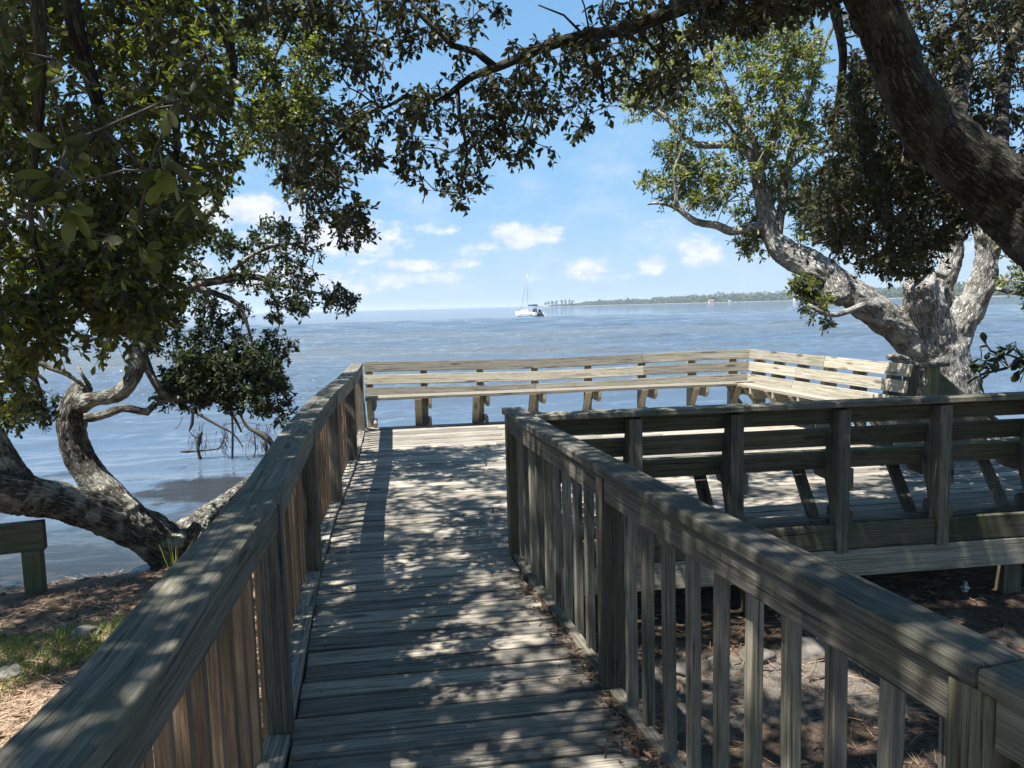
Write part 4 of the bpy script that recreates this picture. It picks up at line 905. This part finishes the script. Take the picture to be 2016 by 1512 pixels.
# ------------------------------------------------------------------ far shore
def far(px, Y, z=WZ): v = ray(px, 600); return Vector((v.x / v.y * Y, Y, z))
fs = [(1066, 1750), (1130, 1680), (1270, 1540), (1400, 1400), (1560, 1290), (1700, 1130), (1860, 920), (1990, 760), (2120, 640), (2300, 520)]
vs = []; nfs = len(fs)
for px, Y in fs:
    a = far(px, Y); v = Vector((a.x, a.y, 0)).normalized()
    for dd_, z in ((0, WZ - .4), (6, WZ + .5), (60, WZ + 1.2), (900, WZ + 2.0), (905, WZ - 3)): q = a + v * dd_; vs.append((q.x, q.y, z))
q_ = [(i * 5 + j, (i + 1) * 5 + j, (i + 1) * 5 + j + 1, i * 5 + j + 1) for i in range(nfs - 1) for j in range(4)]
me = np_mesh('far_shore', vs, q_); mt_, t, b, o = new_mat('marsh'); b.inputs['Base Color'].default_value = (.20, .22, .12, 1); b.inputs['Roughness'].default_value = 1; me.materials.append(mt_)
tag(link(bpy.data.objects.new('far_shore', me)), kind='structure')
mf, t, b, o = new_mat('far_foliage'); tn = t.n('ShaderNodeAttribute', attribute_name='tone').outputs['Fac']
t.l(t.mix(tn, (0.035, 0.055, 0.022), (0.10, 0.13, 0.05)), b.inputs['Base Color']); b.inputs['Roughness'].default_value = .9
def cards(centers, radii, n, size, flat=.8):
    C_ = np.repeat(centers, n, 0); Rr = np.repeat(radii, n, 0); d = unit(rng.normal(0, 1, (len(C_), 3))); p = C_ + d * Rr * rng.uniform(.35, 1.0, (len(C_), 1)) ** .5
    a = unit(rng.normal(0, 1, p.shape)); b2 = unit(np.cross(a, d + .3 * rng.normal(0, 1, p.shape))); sz = size * rng.uniform(.5, 1.3, (len(p), 1))
    return np.stack([p - a * sz, p + b2 * sz, p + a * sz, p - b2 * sz * .8], 1).reshape(-1, 3)
cs, rs, tn_ = [], [], []
fpx = np.array([f[0] for f in fs]); fY = np.array([f[1] for f in fs])
for row in range(3):
    px = 1084.0 + row * 2
    while px < 2290:
        Y = float(np.interp(px, fpx, fY)); mpp = Y / FPX
        hpx = np.interp(px, [1084, 1130, 1180, 1270, 1340, 1400, 1560, 1750, 1990, 2300], [2, 3.5, 7.5, 9, 12, 14, 15.5, 20, 30, 44]) * mpp * (.85 + .6 * mnoise.noise(Vector((px * .035, row, 0))) + rng.uniform(-.10, .22) + row * .12)
        hpx = max(1.5, hpx); wd_ = max(3.0, hpx * rng.uniform(.3, .55)); a = far(px, Y + 12 + row * 25)
        cs.append((a.x, a.y, WZ + .8 + hpx * .55)); rs.append((wd_, wd_, hpx * .48)); cs.append((a.x, a.y, WZ + .8 + hpx * .25)); rs.append((wd_ * 1.2, wd_, hpx * .3))
        px += wd_ / mpp * rng.uniform(.5, 1.1)
cs = np.array(cs); rs = np.array(rs); vv = cards(cs, rs, 60, 1.5)
tone = np.repeat(np.repeat(rng.random(len(cs)), 60) * .6 + rng.random(len(cs) * 60) * .4, 4)
me = np_mesh('treeline', vv, np.arange(len(vv)).reshape(-1, 4), attrs={'tone': tone}); me.materials.append(mf)
tag(link(bpy.data.objects.new('far_woods', me)), kind='stuff')
def pine(px, hpx, wpx):
    Y = float(np.interp(px, fpx, fY)) + 8; mpp = Y / FPX; a = far(px, Y, WZ + .4); h = hpx * mpp
    t = empty('pine_tree', a, 'slender pine rising from the thin left tip of the far wooded shore', 'tree', 'pines on the left tip of the far shore')
    V_, _, F, T3 = tube([Vector((0, 0, -1)), Vector((.2, 0, h * .5)), Vector((0, 0, h * .95))], [.45, .35, .2], 6)
    me = np_mesh('trunk', np.array([tuple(v) for v in V_]), F, T3); me.materials.append(M['twig']); link(bpy.data.objects.new('trunk', me), t)
    c_ = []; r_ = []
    for k in range(6): c_.append((rng.uniform(-1, 1) * wpx * mpp * .3, 0, h * (.48 + .09 * k + rng.uniform(-.03, .03)))); r_.append((wpx * mpp * rng.uniform(.15, .5), wpx * mpp * .4, h * rng.uniform(.05, .09)))
    vv = cards(np.array(c_), np.array(r_), 40, .8); me = np_mesh('crown', vv, np.arange(len(vv)).reshape(-1, 4), attrs={'tone': rng.random(len(vv))}); me.materials.append(mf); link(bpy.data.objects.new('crown', me), t)
for px, h, w_ in [(1074, 8, 4), (1079, 9.5, 7), (1087, 11, 6), (1095, 11, 8), (1106, 12.5, 5), (1113, 12, 6), (1121, 13, 4), (1127, 11, 7), (1180, 12, 6), (1235, 14, 6)]: pine(px, h, w_)
# buildings on the far shore
mwh = plain('white_paint', (.72, .72, .70), .6); mrf = plain('red_brown_roof', (.30, .12, .08), .8); mgr = plain('grey_roof', (.42, .42, .42), .8); mdk = plain('dark_trim', (.05, .05, .055), .6)
def house(px, dY, w_, h_, label, roof, rz=0.2):
    Y = float(np.interp(px, fpx, fY)) + dY; a = far(px, Y, WZ + .5); t = empty('shore_house', a, label, 'house'); t.rotation_euler = (0, 0, rz)
    mb = MB(); d_ = w_ * .6; mb.bar((-w_ / 2, 0, h_ / 2), (w_ / 2, 0, h_ / 2), (0, 0, 1), h_, d_); o_ = mb.build('wall', mwh, t, 0, origin=(0, 0, 0))
    mb = MB(); e = .4; prof = [(-w_ / 2 - e, -d_ / 2 - e, h_ + .03), (-w_ / 2 - e, d_ / 2 + e, h_ + .03), (-w_ / 2 - e, 0, h_ + d_ * .4)]; mb.prism(prof, (w_ + 2 * e, 0, 0), (0, 1, 0)); mb.build('roof', roof, t, 0, origin=(0, 0, 0))
    for i in range(3):
        mb = MB(); x = -w_ * .3 + i * w_ * .3; mb.bar((x - .5, -d_ / 2 - .03, h_ * .55), (x + .5, -d_ / 2 - .03, h_ * .55), (0, 0, 1), 1.2, .05); mb.build('window', mdk, t, 0, origin=(0, 0, 0))
house(1400, -3, 9, 3.0, 'low house with a reddish roof at the edge of the far shore', mrf)
house(1567, 0, 8, 7.0, 'tall pale house among the trees of the far shore', mgr, .4)
house(1436, -3, 4, 1.8, 'small white boathouse low on the far shore', mgr, -.3)

# ------------------------------------------------------------------ anchored catamaran
gel = plain('white_gelcoat', (.80, .82, .80), .25, var=.04); teal = plain('pale_teal_stripe', (.30, .50, .46), .35, var=.05); alu = plain('mast_metal', (.35, .37, .38), .4, .6, var=.05); glass = plain('cabin_glass', (.04, .06, .07), .15); canvas = plain('dark_canvas', (.03, .05, .07), .9)
bc = PZ(1044, 622.5, WZ); bc.z = WZ
boat = empty('sailing_catamaran', bc, 'white sailing catamaran with bare mast anchored alone on the open water', 'boat'); th_ = math.atan2(.76, -.65); boat.rotation_euler = (0, 0, th_); boat.scale = (.87, .87, .87)
Lb = 8.4
def hull(y0):
    st = [(-4.2, .42, .05, .95), (-3.6, .55, -.25, 1.0), (-1.5, .62, -.35, 1.05), (1.0, .58, -.35, 1.12), (3.0, .36, -.2, 1.22), (4.2, .05, .25, 1.32)]
    v = []; q = []
    for x, w_, zb, zt in st: v += [(x, y0 - w_, zt), (x, y0 - w_ * .92, .25), (x, y0 - w_ * .35, zb), (x, y0 + w_ * .35, zb), (x, y0 + w_ * .92, .25), (x, y0 + w_, zt)]
    n = 6
    for i in range(len(st) - 1):
        for j in range(6): k = (j + 1) % 6; q.append((i * n + j, i * n + k, (i + 1) * n + k, (i + 1) * n + j))
    q += [(0, 1, 4, 5), (1, 2, 3, 4), ((len(st) - 1) * n + 5, (len(st) - 1) * n + 4, (len(st) - 1) * n + 1, (len(st) - 1) * n)]
    me = np_mesh('hull', v, q); me.materials.append(gel); return link(bpy.data.objects.new('hull', me), boat)
for y0 in (-1.75, 1.75):
    hull(y0); mb = MB(); mb.bar((-3.9, y0 - .63, .62), (2.4, y0 - .57, .72), (0, 0, 1), .16, .03); mb.bar((-3.9, y0 + .63, .62), (2.4, y0 + .57, .72), (0, 0, 1), .16, .03); mb.build('stripe', teal, boat, 0, origin=(0, 0, 0))
mb = MB(); mb.bar((-3.8, 0, .78), (2.6, 0, .86), (0, 1, 0), 3.4, .25); mb.build('bridge_deck', gel, boat, .02, origin=(0, 0, 0))
mb = MB(); mb.prism([(-.9, -1.9, 1.05), (2.9, -1.6, 1.15), (1.6, -1.3, 1.95), (-.7, -1.4, 2.2)], (0, 3.3, 0), (1, 0, 0)); mb.build('cabin', gel, boat, .05, origin=(0, 0, 0))
mb = MB(); mb.bar((-.5, -1.72, 1.6), (1.4, -1.60, 1.5), (0, 0, 1), .26, .06); mb.build('window', glass, boat, 0, origin=(0, 0, 0))
mb = MB(); mb.bar((-3.8, 0, 2.75), (-1.0, 0, 2.85), (0, 1, 0), 3.0, .06); mb.build('canopy', canvas, boat, .01, origin=(0, 0, 0))
for x in (-3.7, -1.1):
    for y0 in (-1.4, 1.4): mb = MB(); mb.bar((x, y0, 1.0), (x, y0, 2.74), (1, 0, 0), .06, .06); mb.build('canopy_pole', alu, boat, 0, origin=(0, 0, 0))
for x, y0, z, sx, sy, sz in [(-3.0, -.9, 1.45, .7, .5, .7), (-2.4, .4, 1.5, .8, .9, .8), (-3.2, .9, 1.4, .5, .6, .6), (-1.6, -.4, 1.7, .4, 1.0, 1.0)]:
    mb = MB(); mb.bar((x - sx / 2, y0, z), (x + sx / 2, y0, z), (0, 0, 1), sz, sy); mb.build('deck_locker', canvas if x < -2 else gel, boat, .06, origin=(0, 0, 0))
mb = MB(); mb.bar((-4.3, 0, .05), (-4.3, 0, 1.35), (1, 0, 0), .35, .4); mb.build('outboard', canvas, boat, .05, origin=(0, 0, 0))
mb = MB(); mb.bar((-3.9, -2.25, .3), (-4.45, -2.25, .3), (0, 0, 1), .1, .8); mb.bar((-3.9, 1.8, .3), (-4.45, 1.8, .3), (0, 0, 1), .1, .8); mb.build('stern_step', gel, boat, 0, origin=(0, 0, 0))
def rod(name, a, b_, r, mat):
    V_, _, F, T3 = tube([Vector(a), (Vector(a) + Vector(b_)) / 2, Vector(b_)], [r, r, r * .8], 8); me = np_mesh(name, np.array([tuple(v) for v in V_]), F, T3); me.materials.append(mat); return link(bpy.data.objects.new(name, me), boat)
rod('mast', (.9, 0, 1.5), (.9, 0, 11.6), .055, alu); rod('forestay', (4.1, 0, 1.4), (.95, 0, 11.2), .035, canvas); rod('boom', (.85, 0, 2.9), (-3.2, 0, 2.95), .08, alu)
rod('shroud', (.4, -2.2, 1.1), (.9, 0, 10.8), .018, alu); rod('shroud', (.4, 2.2, 1.1), (.9, 0, 10.8), .018, alu); rod('backstay', (-4.0, 0, 1.3), (.9, 0, 11.5), .018, alu)
mb = MB(); mb.bar((.9, -.5, 7), (.9, .5, 7), (0, 0, 1), .05, .05); mb.build('spreader', alu, boat, 0, origin=(0, 0, 0))
mb = MB(); mb.bar((.7, 0, 3.12), (-3.0, 0, 3.15), (0, 1, 0), .22, .3); mb.build('furled_sail', canvas, boat, .08, origin=(0, 0, 0))

# ------------------------------------------------------------------ small things on the ground and deck
stone_m = plain('pale_stone', (.15, .135, .115), .9, nscale=14, var=.35)
def stone(px, py, r, label, z=-.66, sq=.55):
    p = PZ(px, py, z); bm = bmesh.new(); bmesh.ops.create_icosphere(bm, subdivisions=4, radius=1); sd = rnd.uniform(0, 50)
    for v in bm.verts:
        k = 1 + .28 * mnoise.noise(v.co * 1.2 + Vector((sd, 0, 0))) + .10 * mnoise.noise(v.co * 4 + Vector((sd, 0, 0))) ; v.co = Vector((v.co.x * k * r * 1.2, v.co.y * k * r, v.co.z * k * r * sq))
    for f in bm.faces: f.smooth = True
    me = bpy.data.meshes.new('stone'); bm.to_mesh(me); bm.free(); me.materials.append(stone_m)
    o_ = bpy.data.objects.new('stone', me); o_.location = (p.x, p.y, g1(p.x, p.y) + r * sq * .4); o_.rotation_euler = (0, 0, rnd.uniform(0, 3)); link(o_); tag(o_, label, 'stone', 'stones on the ground beside the boardwalk')
for a in [(1340, 1332, .07, 'small rounded stone seen between the balusters just right of the mossy post'), (1415, 1318, .06, 'small pale stone on the sand strip between two balusters, left of the platform post'),
          (1490, 1306, .09, 'flat pale stone against the left side of the platform support post'), (1590, 1300, .11, 'largest rounded stone, lying just right of the platform support post'), (1640, 1330, .05, 'smallest stone lying in front of the largest one'),
          (168, 1250, .09, 'pale stone in the litter at the foot of the grass left of the walkway'), (20, 1330, .08, 'dark rounded stone at the left edge beside the sunny litter')]: stone(*a)
def blades(name, pts, lens, wid, tilt, mat, droop=.0, parent=None):
    n = len(pts); a = rng.uniform(0, 2 * np.pi, n); el_ = rng.uniform(*tilt, n); d = np.stack([np.cos(a) * np.cos(el_), np.sin(a) * np.cos(el_), np.sin(el_)], 1)
    s_ = unit(np.cross(d, rng.normal(0, 1, (n, 3)))); L_ = (lens * rng.uniform(.5, 1.3, n))[:, None]; mid = pts + d * L_ * .55; tip = pts + d * L_ + np.array([0, 0, -1.0]) * droop * L_
    v = np.stack([pts - s_ * wid, pts + s_ * wid, mid + s_ * wid * .8, mid - s_ * wid * .8, tip + s_ * wid * .15, tip - s_ * wid * .15], 1).reshape(-1, 3)
    q = (np.arange(n)[:, None, None] * 6 + np.array([(0, 1, 2, 3), (3, 2, 4, 5)])[None]).reshape(-1, 4)
    me = np_mesh(name, v, q, attrs={'tone': np.repeat(rng.random(n), 6)}); me.materials.append(mat)
    return tag(link(bpy.data.objects.new(name, me), parent), kind='stuff')
def straw_mat(name, c0, c1):
    m_, t, b, o = new_mat(name); tn = t.n('ShaderNodeAttribute', attribute_name='tone').outputs['Fac']; t.l(t.mix(tn, c0, c1), b.inputs['Base Color']); b.inputs['Roughness'].default_value = .7; return m_
straw = straw_mat('pine_straw', (.10, .05, .028), (.42, .29, .18)); gr_m = leaf_mat('grass_blade', (.10, .14, .03), (.30, .32, .10), .35); dry = straw_mat('dry_leaf', (.05, .025, .015), (.22, .13, .08))
def gpts(n, x0, x1, y0, y1, thr=-1, fr=1.5, dz=.004):
    out_ = []
    while len(out_) < n:
        x, y_ = rng.uniform(x0, x1), rng.uniform(y0, y1)
        if mnoise.noise(Vector((x * fr, y_ * fr, 7.7))) < thr: continue
        z = float(g1(x, y_))
        if z < WZ + .02: continue
        out_.append((x, y_, z + dz + rng.uniform(0, .012)))
    return np.array(out_)
blades('pine_straw', np.concatenate([gpts(9000, .5, 4.6, .6, 6.5, -.25), gpts(9000, -6.5, -.9, 1.5, 7.4, -.3)]), .13, .0016, (-.05, .22), straw)
blades('pine_straw', gpts(14000, -4.6, -1.0, 2.0, 6.0, -.5), .10, .0028, (-.05, .3), straw_mat('sunlit_straw', (.16, .085, .05), (.55, .40, .26)))  # brighter copy of the straw, sunshine put into its colour
blades('dry_leaves', np.concatenate([gpts(1800, .5, 4.6, .6, 6.5), gpts(2600, -6.5, -.9, 1.5, 7.2)]), .055, .010, (-.1, .35), dry)
gp = gpts(7500, -5.2, -2.1, 3.0, 6.0, .10, 1.1); blades('grass', gp, .09, .0028, (.6, 1.45), gr_m, .15)
gp = gpts(600, .9, 2.0, 2.0, 2.7, -.1); blades('grass', gp, .07, .002, (.6, 1.4), gr_m, .1)
pp = []
for i in range(420):
    y_ = rng.choice([rng.normal(3.95, .25), rng.normal(3.15, .25), rng.normal(2.55, .15)]); x = RIGHT.X(y_) - abs(rng.normal(0, .035)) * (1 + 2 * (rng.random() < .12)) + .012; pp.append((x, y_, .004 + rng.uniform(0, .012)))
blades('leaf_litter', np.array(pp), .032, .005, (-.05, .4), dry)
blades('leaf_litter', np.array(pp)[:300] + np.array([0, 0, .002]), .08, .0012, (-.02, .2), straw)
gp = np.array([tuple(P(345 + rnd.uniform(-14, 6), 1130, 7.0)) for i in range(14)]); gp[:, 2] = [g1(x, y_) for x, y_, _ in gp]; blades('reeds', gp, .34, .003, (.9, 1.5), gr_m, .05)
# bolt end under the beam
bl = P(1900, 1153, 5.05); t = empty('steel_bolt', bl, 'small shiny steel bolt end hanging below the beam of the shaded bench', 'bolt'); steel = plain('galvanised_steel', (.35, .35, .35), .35, .9, var=.1)
for nm, r1_, z0, z1, sd in (('shaft', .012, -.10, .03, 12), ('nut', .022, -.05, -.02, 6), ('washer', .03, -.018, -.010, 16)):
    V_, _, F, T3 = tube([Vector((0, 0, z0)), Vector((0, 0, z1))], [r1_, r1_], sd); me = np_mesh(nm, np.array([tuple(v) for v in V_]), F, T3); me.materials.append(steel); link(bpy.data.objects.new(nm, me), t)
# ------------------------------------------------------------------ sea air
me = bpy.data.meshes.new('haze'); bm = bmesh.new(); bmesh.ops.create_cube(bm, size=1)
for v in bm.verts: v.co = Vector((v.co.x * 24600, v.co.y * 24600, -4.6 if v.co.z < 0 else 40))
bm.to_mesh(me); bm.free(); hm = bpy.data.materials.new('sea_haze'); hm.use_nodes = True; t = NT(hm.node_tree); o = t.n('ShaderNodeOutputMaterial'); pv = t.n('ShaderNodeVolumePrincipled')
pv.inputs['Color'].default_value = (.80, .90, 1, 1); pv.inputs['Density'].default_value = .00021; pv.inputs['Anisotropy'].default_value = .2; t.l(pv.outputs[0], o.inputs['Volume']); me.materials.append(hm)
tag(link(bpy.data.objects.new('haze', me)), kind='stuff')
print('LEAVES', NLEAF)
